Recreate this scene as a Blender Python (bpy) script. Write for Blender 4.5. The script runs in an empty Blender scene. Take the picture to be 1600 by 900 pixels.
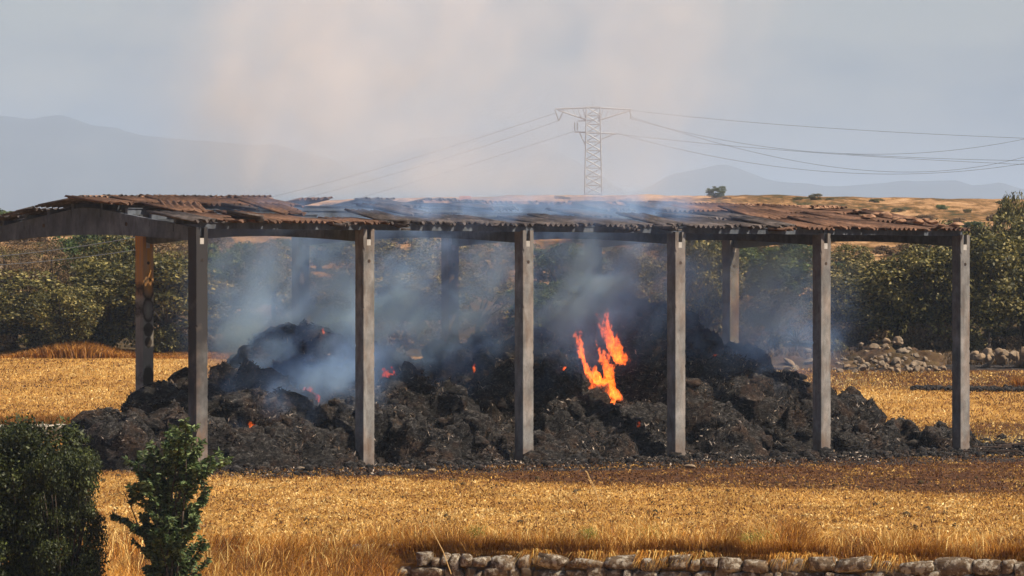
import bpy, math, random
import numpy as np
R = math.radians
random.seed(4); rng = np.random.default_rng(11)
sc = bpy.context.scene
col = sc.collection

# ------------------------------------------------------------------ camera
F = 8620.0; HZ = 467.0; CH = 4.24           # focal length in photo pixels, horizon row, eye height
cd = bpy.data.cameras.new('camera'); cam = bpy.data.objects.new('camera', cd); col.objects.link(cam)
cam.location = (0, 0, CH); cam.rotation_euler = (R(90), 0, 0)
cd.sensor_width = 36; cd.lens = F / 1600 * 36; cd.shift_y = 17 / 1600
cd.clip_start = 1; cd.clip_end = 40000
sc.camera = cam
# ------------------------------------------------------------------ world, sun, exposure
SUN_EL, SUN_AZ = 48.0, 113.0                  # azimuth clockwise from +Y (the view direction)
w = bpy.data.worlds.new('World'); sc.world = w; w.use_nodes = True
nt = w.node_tree; bg = nt.nodes['Background']
sky = nt.nodes.new('ShaderNodeTexSky'); sky.sky_type = 'NISHITA'; sky.sun_disc = False
sky.sun_elevation = R(SUN_EL); sky.sun_rotation = R(SUN_AZ); sky.dust_density = 1.5; sky.air_density = 1.0
tcw = nt.nodes.new('ShaderNodeTexCoord'); mpw = nt.nodes.new('ShaderNodeMapping'); mpw.inputs['Scale'].default_value = (1, 1, 3.2); nt.links.new(tcw.outputs['Generated'], mpw.inputs[0])
nzw = nt.nodes.new('ShaderNodeTexNoise'); nzw.inputs['Scale'].default_value = 9; nzw.inputs['Detail'].default_value = 6; nzw.inputs['Roughness'].default_value = .6; nt.links.new(mpw.outputs[0], nzw.inputs['Vector'])
rpw = nt.nodes.new('ShaderNodeValToRGB'); rpw.color_ramp.elements[0].position = .40; rpw.color_ramp.elements[0].color = (.34, .46, .68, 1); rpw.color_ramp.elements[1].position = .62; rpw.color_ramp.elements[1].color = (1.0, .93, .95, 1); nt.links.new(nzw.outputs[0], rpw.inputs[0])
mlw = nt.nodes.new('ShaderNodeMix'); mlw.data_type = 'RGBA'; mlw.blend_type = 'MULTIPLY'; mlw.inputs[0].default_value = 1; nt.links.new(sky.outputs[0], mlw.inputs[6]); nt.links.new(rpw.outputs[0], mlw.inputs[7])
nt.links.new(mlw.outputs[2], bg.inputs[0]); bg.inputs[1].default_value = 0.07
sl = bpy.data.lights.new('sun', 'SUN'); so = bpy.data.objects.new('sun', sl); col.objects.link(so)
sl.energy = 5.0; sl.angle = R(0.5); sl.color = (1.0, 0.87, 0.70)
d = (math.sin(R(SUN_AZ)) * math.cos(R(SUN_EL)), math.cos(R(SUN_AZ)) * math.cos(R(SUN_EL)), math.sin(R(SUN_EL)))
from mathutils import Vector
so.rotation_euler = Vector(d).to_track_quat('Z', 'Y').to_euler()
sc.view_settings.view_transform = 'Standard'; sc.view_settings.look = 'None'
sc.view_settings.exposure = 0.60; sc.view_settings.gamma = 1.0
sc.render.engine = 'CYCLES'
cy = sc.cycles
cy.use_denoising = True; cy.max_bounces = 6; cy.diffuse_bounces = 2; cy.glossy_bounces = 2
cy.volume_bounces = 3; cy.transparent_max_bounces = 12; cy.transmission_bounces = 2
cy.volume_step_rate = 1.6; cy.volume_max_steps = 256; cy.sample_clamp_indirect = 4
cy.use_adaptive_sampling = True; cy.adaptive_threshold = 0.02
cy.caustics_reflective = False; cy.caustics_refractive = False

# ------------------------------------------------------------------ helpers
TAB = rng.random((64, 64, 64)).astype(np.float32)
def vnoise(P, seed=0):
    P = np.asarray(P, dtype=np.float64) + seed * 17.37; shp = P.shape[:-1]; P = P.reshape(-1, 3)
    i = np.floor(P).astype(np.int64); f = P - i; f = f * f * (3 - 2 * f)
    a = i & 63; b = (i + 1) & 63
    x0, y0, z0 = a.T; x1, y1, z1 = b.T; fx, fy, fz = f.T
    c = lambda x, y, z: TAB[x, y, z]
    r = ((c(x0,y0,z0)*(1-fx)+c(x1,y0,z0)*fx)*(1-fy)+(c(x0,y1,z0)*(1-fx)+c(x1,y1,z0)*fx)*fy)*(1-fz) + \
           ((c(x0,y0,z1)*(1-fx)+c(x1,y0,z1)*fx)*(1-fy)+(c(x0,y1,z1)*(1-fx)+c(x1,y1,z1)*fx)*fy)*fz
    return r.reshape(shp)
def fbm(P, octv=4, seed=0, gain=.5, ridged=False):
    s = 0; a = 1; n = 0; P = np.asarray(P, dtype=np.float64)
    for k in range(octv):
        v = vnoise(P * 2.03 ** k, seed + k * 1.7)
        if ridged: v = 1 - np.abs(2 * v - 1)
        s = s + a * v; n += a; a *= gain
    return s / n
def P3(x, y, z=0): return np.stack(np.broadcast_arrays(x, y, z), -1).astype(float)
def wp(px, py, Y): return ((px - 800) / F * Y, Y, CH - (py - HZ) / F * Y)

def set_props(o, label=None, cat=None, group=None, kind=None):
    if label: o['label'] = label
    if cat: o['category'] = cat
    if group: o['group'] = group
    if kind: o['kind'] = kind
    return o
def mesh_np(name, V, Fc, mat=None, tint=None, smooth=False, attrs=None):
    V = np.asarray(V, np.float32); Fc = np.asarray(Fc, np.int32)
    me = bpy.data.meshes.new(name); k = Fc.shape[1]; n = len(Fc)
    me.vertices.add(len(V)); me.vertices.foreach_set('co', V.ravel())
    me.loops.add(n * k); me.loops.foreach_set('vertex_index', Fc.ravel())
    me.polygons.add(n); me.polygons.foreach_set('loop_start', np.arange(n, dtype=np.int32) * k)
    if smooth: me.polygons.foreach_set('use_smooth', np.ones(n, bool))
    A = dict(attrs or {})
    if tint is not None: A['tint'] = tint
    for key, val in A.items():
        at = me.attributes.new(key, 'FLOAT', 'POINT'); at.data.foreach_set('value', np.asarray(val, np.float32))
    me.update(calc_edges=True); me.validate()
    if mat: me.materials.append(mat)
    return me
def link(name, me, parent=None, **kw):
    o = bpy.data.objects.new(name, me); col.objects.link(o)
    if parent: o.parent = parent
    return set_props(o, **kw)
def empty(name, loc, **kw):
    o = bpy.data.objects.new(name, None); col.objects.link(o); o.location = loc
    o.empty_display_size = .2
    return set_props(o, **kw)
def copy_tree(o, parent=None):
    c = o.copy(); col.objects.link(c); c.parent = parent
    for ch in list(o.children): copy_tree(ch, c)
    return c
def where(px):
    for lim, t in ((190,'left of the scorch marked post'),(310,'left of the first front post'),(440,'right of the first front post'),(570,'left of the second front post'),(690,'right of the second front post'),(819,'left of the third front post'),(930,'right of the third front post'),(1057,'left of the fourth front post'),(1170,'right of the fourth front post'),(1284,'left of the fifth front post'),(1400,'right of the fifth front post'),(1502,'left of the last front post')):
        if px < lim: return t
    return 'right of the last front post'
class MB:                                     # small polygon builder
    def __init__(s): s.v = []; s.f = []
    def box(s, c, sz, ax=None, top=1.0):
        ax = ax or ((1,0,0),(0,1,0),(0,0,1)); ax = [np.array(a, float) for a in ax]; c = np.array(c, float); n = len(s.v)
        for dz in (-1, 1):
            for dx, dy in ((-1,-1),(1,-1),(1,1),(-1,1)):
                t = top if dz > 0 else 1
                s.v.append(tuple(c + ax[0]*dx*sz[0]/2*t + ax[1]*dy*sz[1]/2*t + ax[2]*dz*sz[2]/2))
        for q in ((0,3,2,1),(4,5,6,7),(0,1,5,4),(1,2,6,5),(2,3,7,6),(3,0,4,7)): s.f.append(tuple(n+i for i in q))
        return s
    def bar(s, a, b, r0, r1=None, k=6):
        a = Vector(a); b = Vector(b); r1 = r0 if r1 is None else r1; dd = (b-a).normalized()
        u = dd.cross(Vector((0,0,1)) if abs(dd.z) < .9 else Vector((1,0,0))).normalized(); v = dd.cross(u); n = len(s.v)
        for p, r in ((a, r0), (b, r1)):
            for i in range(k):
                t = 2*math.pi*i/k; s.v.append(tuple(p + (u*math.cos(t) + v*math.sin(t))*r))
        for i in range(k): s.f.append((n+i, n+(i+1)%k, n+k+(i+1)%k, n+k+i))
        s.f.append(tuple(n+i for i in range(k))[::-1]); s.f.append(tuple(n+k+i for i in range(k)))
        return s
    def tube(s, pts, rs, k=6):
        for i in range(len(pts)-1): s.bar(pts[i], pts[i+1], rs[i], rs[i+1], k)
        return s
    def mesh(s, name, mat, smooth=False, bevel=0):
        me = bpy.data.meshes.new(name); me.from_pydata(s.v, [], s.f); me.update()
        if bevel:
            import bmesh
            bm = bmesh.new(); bm.from_mesh(me); bmesh.ops.bevel(bm, geom=bm.edges[:], offset=bevel, segments=1, affect='EDGES'); bm.to_mesh(me); bm.free()
        if smooth: me.polygons.foreach_set('use_smooth', [True]*len(me.polygons))
        me.materials.append(mat); return me

# ------------------------------------------------------------------ materials
class Mat:
    def __init__(s, name, rough=.85, spec=.25):
        s.m = bpy.data.materials.new(name); s.m.use_nodes = True; s.t = s.m.node_tree
        s.b = s.t.nodes['Principled BSDF']; s.b.inputs['Roughness'].default_value = rough
        s.b.inputs['Specular IOR Level'].default_value = spec
        s.out = s.t.nodes['Material Output']
    def n(s, ty, **kw):
        x = s.t.nodes.new(ty)
        for k, v in kw.items():
            if k in ('i',):
                for kk, vv in v.items(): x.inputs[kk].default_value = vv
            else: setattr(x, k, v)
        return x
    def l(s, a, b): s.t.links.new(a, b)
    def pos(s, scale=(1,1,1), obj=False):
        if obj: o = s.n('ShaderNodeTexCoord').outputs['Object']
        else: o = s.n('ShaderNodeNewGeometry').outputs['Position']
        mp = s.n('ShaderNodeMapping'); mp.inputs['Scale'].default_value = scale; s.l(o, mp.inputs[0]); return mp.outputs[0]
    def noise(s, scale, det=4, sc3=(1,1,1), rough=.6, obj=False, dist=0):
        x = s.n('ShaderNodeTexNoise'); x.inputs['Scale'].default_value = scale; x.inputs['Detail'].default_value = det
        x.inputs['Roughness'].default_value = rough; x.inputs['Distortion'].default_value = dist
        s.l(s.pos(sc3, obj), x.inputs['Vector']); return x.outputs['Fac']
    def attr(s, name):
        x = s.n('ShaderNodeAttribute'); x.attribute_name = name; return x.outputs['Fac']
    def ramp(s, fac, stops):
        x = s.n('ShaderNodeValToRGB'); e = x.color_ramp.elements
        while len(e) < len(stops): e.new(.5)
        for a, (p, c) in zip(e, stops):
            a.position = p; a.color = (c, c, c, 1) if not hasattr(c, '__len__') else (*c, 1)
        s.l(fac, x.inputs[0]); return x.outputs[0]
    def mix(s, fac, a, b, mode='MIX'):
        x = s.n('ShaderNodeMix', data_type='RGBA', blend_type=mode)
        for v, i in ((fac, 0), (a, 6), (b, 7)):
            if hasattr(v, 'links') or hasattr(v, 'is_linked'): s.l(v, x.inputs[i])
            elif i == 0: x.inputs[0].default_value = v
            else: x.inputs[i].default_value = (*v, 1)
        return x.outputs[2]
    def math(s, op, a, b=None):
        x = s.n('ShaderNodeMath', operation=op)
        for v, i in ((a, 0), (b, 1)):
            if v is None: continue
            if hasattr(v, 'is_linked'): s.l(v, x.inputs[i])
            else: x.inputs[i].default_value = v
        return x.outputs[0]
    def bump(s, h, strength=.5, dist=.02):
        x = s.n('ShaderNodeBump'); x.inputs['Strength'].default_value = strength; x.inputs['Distance'].default_value = dist
        s.l(h, x.inputs['Height']); s.l(x.outputs[0], s.b.inputs['Normal']); return s
    def color(s, c):
        if hasattr(c, 'is_linked'): s.l(c, s.b.inputs['Base Color'])
        else: s.b.inputs['Base Color'].default_value = (*c, 1)
        return s

def leaf_mat(name, stops, trans=.25):
    m = Mat(name, .55, .3)
    c = m.ramp(m.attr('tint'), stops)
    big = m.ramp(m.noise(.55, 2), [(.35, .7), (.65, 1.15)])
    c = m.mix(1.0, c, big, 'MULTIPLY'); m.color(c)
    tr = m.n('ShaderNodeBsdfTranslucent'); m.l(c, tr.inputs[0])
    mx = m.n('ShaderNodeMixShader'); mx.inputs[0].default_value = trans
    m.l(m.b.outputs[0], mx.inputs[1]); m.l(tr.outputs[0], mx.inputs[2]); m.l(mx.outputs[0], m.out.inputs[0])
    return m.m
M_oak = leaf_mat('oak_leaves', [(0, (.018,.020,.006)), (.35, (.07,.068,.016)), (.7, (.21,.175,.045)), (1, (.40,.33,.11))])
M_olive = leaf_mat('grey_green_leaves', [(0, (.03,.036,.012)), (.5, (.15,.13,.04)), (1, (.46,.36,.13))])
M_fresh = leaf_mat('fresh_green_leaves', [(0, (.03,.06,.018)), (.5, (.08,.12,.03)), (1, (.19,.21,.05))])
M_brown = leaf_mat('dry_brown_leaves', [(0, (.06,.035,.018)), (.5, (.16,.10,.045)), (1, (.32,.21,.09))])
M_bush = leaf_mat('dark_bush_leaves', [(0, (.010,.016,.004)), (.45, (.032,.045,.010)), (.85, (.085,.10,.02)), (1, (.17,.21,.05))])
M_sap = leaf_mat('sapling_leaves', [(0, (.02,.04,.014)), (.5, (.07,.115,.035)), (1, (.24,.30,.12))])
M_straw = leaf_mat('stubble_straw', [(0, (.08,.028,.008)), (.28, (.32,.145,.03)), (.6, (.72,.42,.09)), (1, (.98,.78,.36))], .3)
M_dry = leaf_mat('dry_grass', [(0, (.15,.06,.012)), (.35, (.38,.15,.018)), (.7, (.66,.33,.048)), (1, (.95,.70,.26))], .3)
m = Mat('bark', .9); m.color(m.ramp(m.noise(9, 4, (1,1,.25)), [(.3, (.03,.022,.016)), (.7, (.10,.075,.055))])).bump(m.noise(20, 3, (1,1,.2)), .6, .02); M_bark = m.m

def concrete(name, soot=0.0, rust=0.0, tone=None):
    m = Mat(name, .9, .2)
    c = m.ramp(m.noise(1.8, 7, (1.6,1.6,1.1), .7), [(.28, (.10,.098,.095)), (.48, (.195,.187,.176)), (.72, (.32,.305,.285))])
    st = m.ramp(m.noise(2.0, 5, (3,3,.7)), [(.50, 0.0), (.66, 1.0)])
    c = m.mix(m.math('MULTIPLY', st, .6), c, (.10,.085,.07))
    pit = m.ramp(m.noise(14, 2), [(.68, 0.0), (.74, 1.0)]); c = m.mix(m.math('MULTIPLY', pit, .7), c, (.06,.05,.045))
    if rust:
        r = m.ramp(m.noise(1.1, 4, (2,2,.8)), [(.42, 0.0), (.62, 1.0)]); c = m.mix(m.math('MULTIPLY', r, rust), c, (.38,.17,.05))
    if soot:
        z = m.n('ShaderNodeSeparateXYZ'); m.l(m.pos(), z.inputs[0])
        s_ = m.ramp(m.math('ADD', m.math('MULTIPLY', m.noise(.9, 4), 3.2), m.math('MULTIPLY', z.outputs[2], .32)), [(.0, 0.0), (1, 1.0)])
        zz = m.n('ShaderNodeMapRange'); zz.inputs[1].default_value = 2.6 - 1.2*(soot >= 1); zz.inputs[2].default_value = 3.9 - 1.2*(soot >= 1)
        m.l(m.math('ADD', m.math('MULTIPLY', m.noise(.9, 4), 3.2), m.math('MULTIPLY', z.outputs[2], .32)), zz.inputs[0])
        c = m.mix(m.math('MULTIPLY', zz.outputs[0], soot), c, (.035,.033,.034))
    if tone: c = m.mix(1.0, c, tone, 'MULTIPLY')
    z2 = m.n('ShaderNodeSeparateXYZ'); m.l(m.pos(), z2.inputs[0]); bz = m.math('ADD', z2.outputs[2], m.math('MULTIPLY', m.noise(2.2, 4), 2.4))
    c = m.mix(m.ramp(m.math('MULTIPLY', bz, .3), [(.36, .6), (.54, 0.)]), c, (.11,.065,.04))
    m.color(c).bump(m.noise(30, 5), .35, .01); return m.m
M_conc = concrete('weathered_concrete', .35, .15)
M_conc_soot = concrete('sooty_concrete', .8, .35)
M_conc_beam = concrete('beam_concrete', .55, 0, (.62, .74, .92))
m = Mat('pale_pad', .9); m.color(m.ramp(m.noise(8, 3), [(.3, (.32,.30,.27)), (.7, (.45,.42,.38))])); M_pad = m.m
# burnt-stained post, with the dark ringed scorch marks of its front face
m = Mat('scorch_marked_concrete', .9, .2)
c = m.ramp(m.noise(1.6, 6, (2.5,2.5,.5), .65), [(.25, (.14,.13,.12)), (.5, (.24,.22,.20)), (.8, (.33,.30,.26))])
z = m.n('ShaderNodeSeparateXYZ'); m.l(m.pos(obj=True), z.inputs[0])
def zband(a, b, s=.12):
    x = m.n('ShaderNodeMapRange'); x.interpolation_type = 'SMOOTHSTEP'; x.inputs[1].default_value = a-s; x.inputs[2].default_value = a+s; m.l(z.outputs[2], x.inputs[0])
    y = m.n('ShaderNodeMapRange'); y.interpolation_type = 'SMOOTHSTEP'; y.inputs[1].default_value = b+s; y.inputs[2].default_value = b-s; m.l(z.outputs[2], y.inputs[0])
    return m.math('MULTIPLY', x.outputs[0], y.outputs[0])
c = m.mix(m.math('MULTIPLY', zband(4.35, 9, .2), m.ramp(m.noise(2, 4, (6,6,.6)), [(.3,.4),(.6,1.)])), c, (.50,.24,.06))
def oval(zc, rz, rx, hollow):
    a = m.math('DIVIDE', m.math('SUBTRACT', z.outputs[2], zc), rz); b = m.math('DIVIDE', z.outputs[0], rx)
    r = m.math('SQRT', m.math('ADD', m.math('MULTIPLY', a, a), m.math('MULTIPLY', b, b)))
    r = m.math('ADD', r, m.math('MULTIPLY', m.math('SUBTRACT', m.noise(9, 3, obj=True), .5), .35))
    return m.ramp(r, [(.0, .15), (.55, .5), (.78, 1.), (.97, 0.)] if hollow else [(.0, 1.), (.75, .9), (.95, 0.), (1, 0.)])
for zc, rz, rx, h in ((4.5,.36,.22,1), (3.95,.40,.22,1), (3.42,.22,.19,0), (3.08,.17,.14,0), (2.1,.42,.21,0), (1.3,.55,.23,0)):
    c = m.mix(m.math('MULTIPLY', oval(zc, rz, rx, h), 1.0), c, (.035,.024,.018))
m.color(c).bump(m.noise(30, 5), .35, .01); M_conc_marks = m.m

m = Mat('rusty_sheet', .85, .2)
c = m.ramp(m.noise(1.3, 6, rough=.7), [(.25, (.035,.021,.016)), (.45, (.105,.058,.038)), (.62, (.215,.115,.07)), (.8, (.36,.25,.18))])
c = m.mix(m.ramp(m.noise(7, 4), [(.5, 0.), (.7, .75)]), c, (.06,.035,.025))
m.color(c).bump(m.noise(30, 4), .4, .01); M_sheet = m.m
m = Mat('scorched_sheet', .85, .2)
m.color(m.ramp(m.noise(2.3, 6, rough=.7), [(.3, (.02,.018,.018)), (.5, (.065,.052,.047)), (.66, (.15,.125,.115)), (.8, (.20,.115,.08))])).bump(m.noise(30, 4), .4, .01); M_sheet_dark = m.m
m = Mat('ridge_tile_clay', .9); m.color(m.ramp(m.noise(5, 5), [(.3, (.10,.05,.03)), (.55, (.30,.17,.10)), (.8, (.42,.30,.2))])).bump(m.noise(18, 4), .5, .02); M_clay = m.m
m = Mat('orange_brick', .9); m.color(m.ramp(m.noise(6, 4), [(.3, (.42,.12,.06)), (.7, (.62,.26,.15))])); M_brick = m.m

# burnt straw
m = Mat('charred_straw', .93, .15)
n1 = m.noise(1.1, 6, rough=.7); n2 = m.noise(9, 6, (1,1,1.6), .75, dist=.6); n3 = m.noise(34, 4, rough=.8)
c = m.ramp(n2, [(.34, (.003,.0028,.0026)), (.48, (.014,.0125,.0115)), (.60, (.055,.050,.046)), (.73, (.25,.24,.235))])
c = m.mix(m.ramp(n1, [(.50, 0.), (.62, .6)]), c, m.ramp(n2, [(.3, (.014,.008,.004)), (.55, (.065,.034,.018)), (.8, (.20,.115,.062))]))
c = m.mix(m.ramp(n3, [(.62, 0.), (.74, .5)]), c, (.26,.225,.19))
nz_ = m.n('ShaderNodeSeparateXYZ'); m.l(m.n('ShaderNodeNewGeometry').outputs['Normal'], nz_.inputs[0])
up = m.ramp(m.math('ADD', m.math('MULTIPLY', nz_.outputs[2], .5), m.math('MULTIPLY', n2, .6)), [(.66, 0.), (.92, .6)])
c = m.mix(up, c, m.ramp(n2, [(.35, (.012,.011,.011)), (.7, (.20,.185,.17))]))
m.color(c); m.bump(m.math('ADD', n2, m.math('MULTIPLY', n3, .35)), 1.0, .10); M_char = m.m
m = Mat('ash_flakes', .93, .1)
m.color(m.ramp(m.attr('tint'), [(0, (.008,.007,.006)), (.5, (.045,.036,.03)), (.72, (.11,.075,.05)), (.9, (.22,.19,.165)), (1, (.55,.44,.34))])); M_flake = m.m
m = Mat('field_stone', .92, .2)
c = m.ramp(m.noise(4, 6, rough=.7), [(.25, (.07,.055,.04)), (.5, (.20,.155,.11)), (.75, (.36,.29,.21))])
c = m.mix(m.ramp(m.noise(1.1, 3), [(.45, 0.), (.6, .6)]), c, (.30,.20,.11))
m.color(c).bump(m.noise(11, 6, rough=.75), .9, .05); M_stone = m.m
m = Mat('lichened_wall_stone', .92, .2)
c = m.ramp(m.noise(5, 6, rough=.75), [(.25, (.05,.035,.022)), (.5, (.17,.12,.075)), (.75, (.32,.24,.15))])
c = m.mix(m.ramp(m.noise(9, 5), [(.50, 0.), (.58, .85)]), c, (.50,.45,.36))
c = m.mix(m.ramp(m.noise(16, 4), [(.6, 0.), (.68, .7)]), c, (.03,.022,.016))
m.color(c).bump(m.noise(14, 6, rough=.75), 1.0, .06); M_wall = m.m
m = Mat('pale_limestone', .92); m.color(m.ramp(m.noise(4, 6), [(.3, (.25,.21,.16)), (.7, (.6,.54,.46))])).bump(m.noise(12, 5), .8, .04); M_pale = m.m
m = Mat('tower_steel', .5, .4); m.color((.38,.42,.47)); m.b.inputs['Metallic'].default_value = .3; M_steel = m.m
m = Mat('cable', .6); m.color((.12,.13,.14)); M_cable = m.m
m = Mat('charred_timber', .85); m.color(m.ramp(m.noise(5, 4, (3,1,1)), [(.3, (.012,.01,.009)), (.7, (.09,.055,.035))])); M_timber = m.m
m = Mat('ground_soil', .95, .1)
def G(name): return m.attr(name)
straw = m.ramp(m.noise(2.2, 7, (1,.25,1), .72), [(.25, (.16,.07,.018)), (.5, (.42,.22,.055)), (.75, (.70,.45,.14))])
wild = m.ramp(m.noise(.9, 6, rough=.7), [(.3, (.03,.022,.012)), (.55, (.09,.062,.03)), (.8, (.20,.14,.07))])
hill = m.ramp(m.math('ADD', m.math('MULTIPLY', m.noise(.14, 5, (1,.4,1), .6), .5), m.math('MULTIPLY', m.noise(1.1, 6, (1,.25,1), .75), .5)), [(.40, (.04,.042,.014)), (.47, (.15,.08,.025)), (.53, (.34,.19,.08)), (.62, (.55,.34,.18))])
scor = m.ramp(m.noise(3.5, 7, (1,.25,1), .75), [(.3, (.02,.009,.004)), (.5, (.09,.038,.014)), (.75, (.26,.12,.04))])
ash = m.ramp(m.noise(3.5, 7, (1,.35,1), .8), [(.3, (.006,.005,.0045)), (.5, (.032,.027,.024)), (.75, (.17,.14,.12))])
def thr(a, w=.25):
    return m.ramp(m.math('ADD', m.math('MULTIPLY', m.math('SUBTRACT', m.noise(1.0, 6, (1,.4,1), .7), .5), .9), a), [(.5-w/2, 0.), (.5+w/2, 1.)])
c = m.mix(thr(G('wild')), straw, wild); c = m.mix(thr(G('hill')), c, hill)
c = m.mix(thr(G('scorch'), .3), c, scor); c = m.mix(thr(G('ash')), c, ash)
m.color(c).bump(m.noise(9, 6, rough=.8), .8, .08); M_ground = m.m
m = Mat('mountain_scrub', .95); m.color(m.ramp(m.noise(.0025, 7), [(.35, (.012,.02,.02)), (.6, (.035,.045,.04)), (.8, (.13,.12,.11))])); M_mount = m.m

# ------------------------------------------------------------------ terrain
KY = [-400, 60, 158, 180, 215, 260, 330, 400, 470, 520, 700, 1500, 9000]
KZ = [-1.6, 0, 0, .80, 2.17, 4.4, 7.6, 10.3, 12.6, 12.9, 4, 0, 0]
def wall_y(X): return 92 - .3 * (X + 1.7)
def ground_z(X, Y):
    X = np.asarray(X, float); Y = np.asarray(Y, float)
    z = sum(np.interp(Y + o, KY, KZ) for o in (-8, -3, 0, 3, 8)) / 5
    far = np.clip((Y - 235) / 120, 0, 1)
    z = z + far * ((fbm(P3(X*.012, Y*.012, 3.1), 3) - .5) * 2.5 * np.clip(1 - (Y - 700) / 800, 0, 1) - .0028 * np.clip(X, -40, 80) * np.clip((Y-235)/235, 0, 1))
    z = z - 1.25 * np.clip(-X / 38, 0, 1) * np.clip((Y-300)/150, 0, 1) * np.clip(1 - (Y-700)/800, 0, 1)
    z = z + (fbm(P3(X*.35, Y*.35, .5), 4) - .5) * (.10 + .5 * np.clip((Y - 215) / 60, 0, 1))
    dy = wall_y(X) - Y
    dropw = np.clip((dy + .12) / .2, 0, 1) * 1.15
    dropb = np.clip((dy + .5) / 6.5, 0, 1) * .75
    t = np.clip((X + 2.2) / .6, 0, 1)
    return z - (dropw * t + dropb * (1 - t)) * (Y < 120)
xs = np.concatenate([-np.geomspace(4000, 46, 26), np.arange(-45, -22, 1.5), np.arange(-22, 24, .45), np.arange(24, 46, 1.5), np.geomspace(46, 4000, 26)])
ys = np.concatenate([np.linspace(-300, 74, 12), np.arange(76, 98, .22), np.arange(98, 230, .6), np.arange(230, 540, 3), np.geomspace(542, 16000, 60)])
X, Y = np.meshgrid(xs, ys); Z = ground_z(X, Y)
# barn frame: origin at the foot of the first front post
O = np.array([-7.8, 137.0]); TH = R(39.0); U = np.array([math.cos(TH), math.sin(TH)]); Vv = np.array([-math.sin(TH), math.cos(TH)])
BAY, SPAN = 5.22, 9.7
def bw(s, v, z=0.0): return (O[0] + U[0]*s + Vv[0]*v, O[1] + U[1]*s + Vv[1]*v, z)
def sv(X, Y): dx = X - O[0]; dy = Y - O[1]; return dx*U[0] + dy*U[1], dx*Vv[0] + dy*Vv[1]
S_, V_ = sv(X, Y)
def sm(a, b, x): t = np.clip((x - a) / (b - a), 0, 1); return t*t*(3-2*t)
ledge = 209 - 9 * sm(4, 14, X)
burn_r = sm(2, 12, X) * sm(186, 194, Y) * (1 - sm(214, 222, Y))
front = 126.5 - .75 * np.clip(X, -9, 9)                  # near edge of the scorched strip, in metres of depth
scorch = np.maximum(sm(front - 3, front + 5, Y) * (1 - sm(9, 15, V_)) * sm(-8, 0, S_ + 6) * (1 - sm(34, 50, S_)), .95 * burn_r)
scorch = np.maximum(scorch, .62 * np.exp(-((Y - 188 - .15 * X) / 2.2) ** 2) * sm(7, 11, X))
ashf = sm(-8.5, -5.5, V_ + .10 * (S_ - 10)) * (1 - sm(11, 13, V_)) * sm(-4, -1.5, S_) * (1 - sm(30, 37, S_))
ashf = np.maximum(ashf, .85 * burn_r * sm(3, 7, X) * sm(198, 204, Y))
wild = sm(ledge, ledge + 4, Y); hillf = sm(225, 260, Y)
nx, ny = len(xs), len(ys); ii = (np.arange(ny-1)[:, None] * nx + np.arange(nx-1)[None]).ravel()
me = mesh_np('ground', P3(X.ravel(), Y.ravel(), Z.ravel()), np.stack([ii, ii+1, ii+nx+1, ii+nx], 1), M_ground, smooth=True,
             attrs=dict(scorch=scorch.ravel(), ash=ashf.ravel(), wild=wild.ravel(), hill=hillf.ravel()))
link('ground', me, kind='structure', label='stubble field, scorched strip and scrubby rising land')

# far mountains
def ridge(name, pts, Y0, depth, seed, label):
    px = np.array([p[0] for p in pts], float); py = np.array([p[1] for p in pts], float)
    xx = np.linspace((px[0]-800)/F*Y0, (px[-1]-800)/F*Y0, 220); top = CH + (HZ - np.interp(xx/Y0*F+800, px, py)) / F * Y0
    tt = np.linspace(-1, 1, 40); V = []
    for t in tt:
        h = top * (1 - abs(t) ** 1.15) + (fbm(P3(xx*.005, t*4, seed), 5) - .5) * top * .35 * (abs(t) > .04) * (1-abs(t))
        h = h + (fbm(P3(xx*.012, 0, seed), 4) - .5) * 9 * (1-abs(t))
        V.append(P3(xx, Y0 + t*depth, h - 3))
    V = np.concatenate(V); n = len(xx); ii = (np.arange(39)[:, None]*n + np.arange(n-1)[None]).ravel()
    link(name, mesh_np(name, V, np.stack([ii, ii+1, ii+n+1, ii+n], 1), M_mount, smooth=True), kind='structure', label=label)
ridge('mountain', [(-1200,330),(-500,230),(-200,182),(0,172),(60,179),(120,184),(200,202),(300,214),(420,220),(520,245),(620,290),(760,340),(900,420)], 9000, 1200, 3, 'pale blue mountain ridge at the left')
ridge('mountain', [(250,420),(420,330),(520,250),(640,214),(720,205),(820,208),(880,235),(960,285),(1060,330),(1200,400)], 11500, 1500, 5, 'faint middle mountain behind the smoke')
ridge('mountain', [(850,400),(960,310),(1050,268),(1130,253),(1200,275),(1290,288),(1400,280),(1490,277),(1560,295),(1640,315),(1900,330),(2400,360),(2800,430)], 10500, 1300, 9, 'pale mountain ridge at the right')

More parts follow.
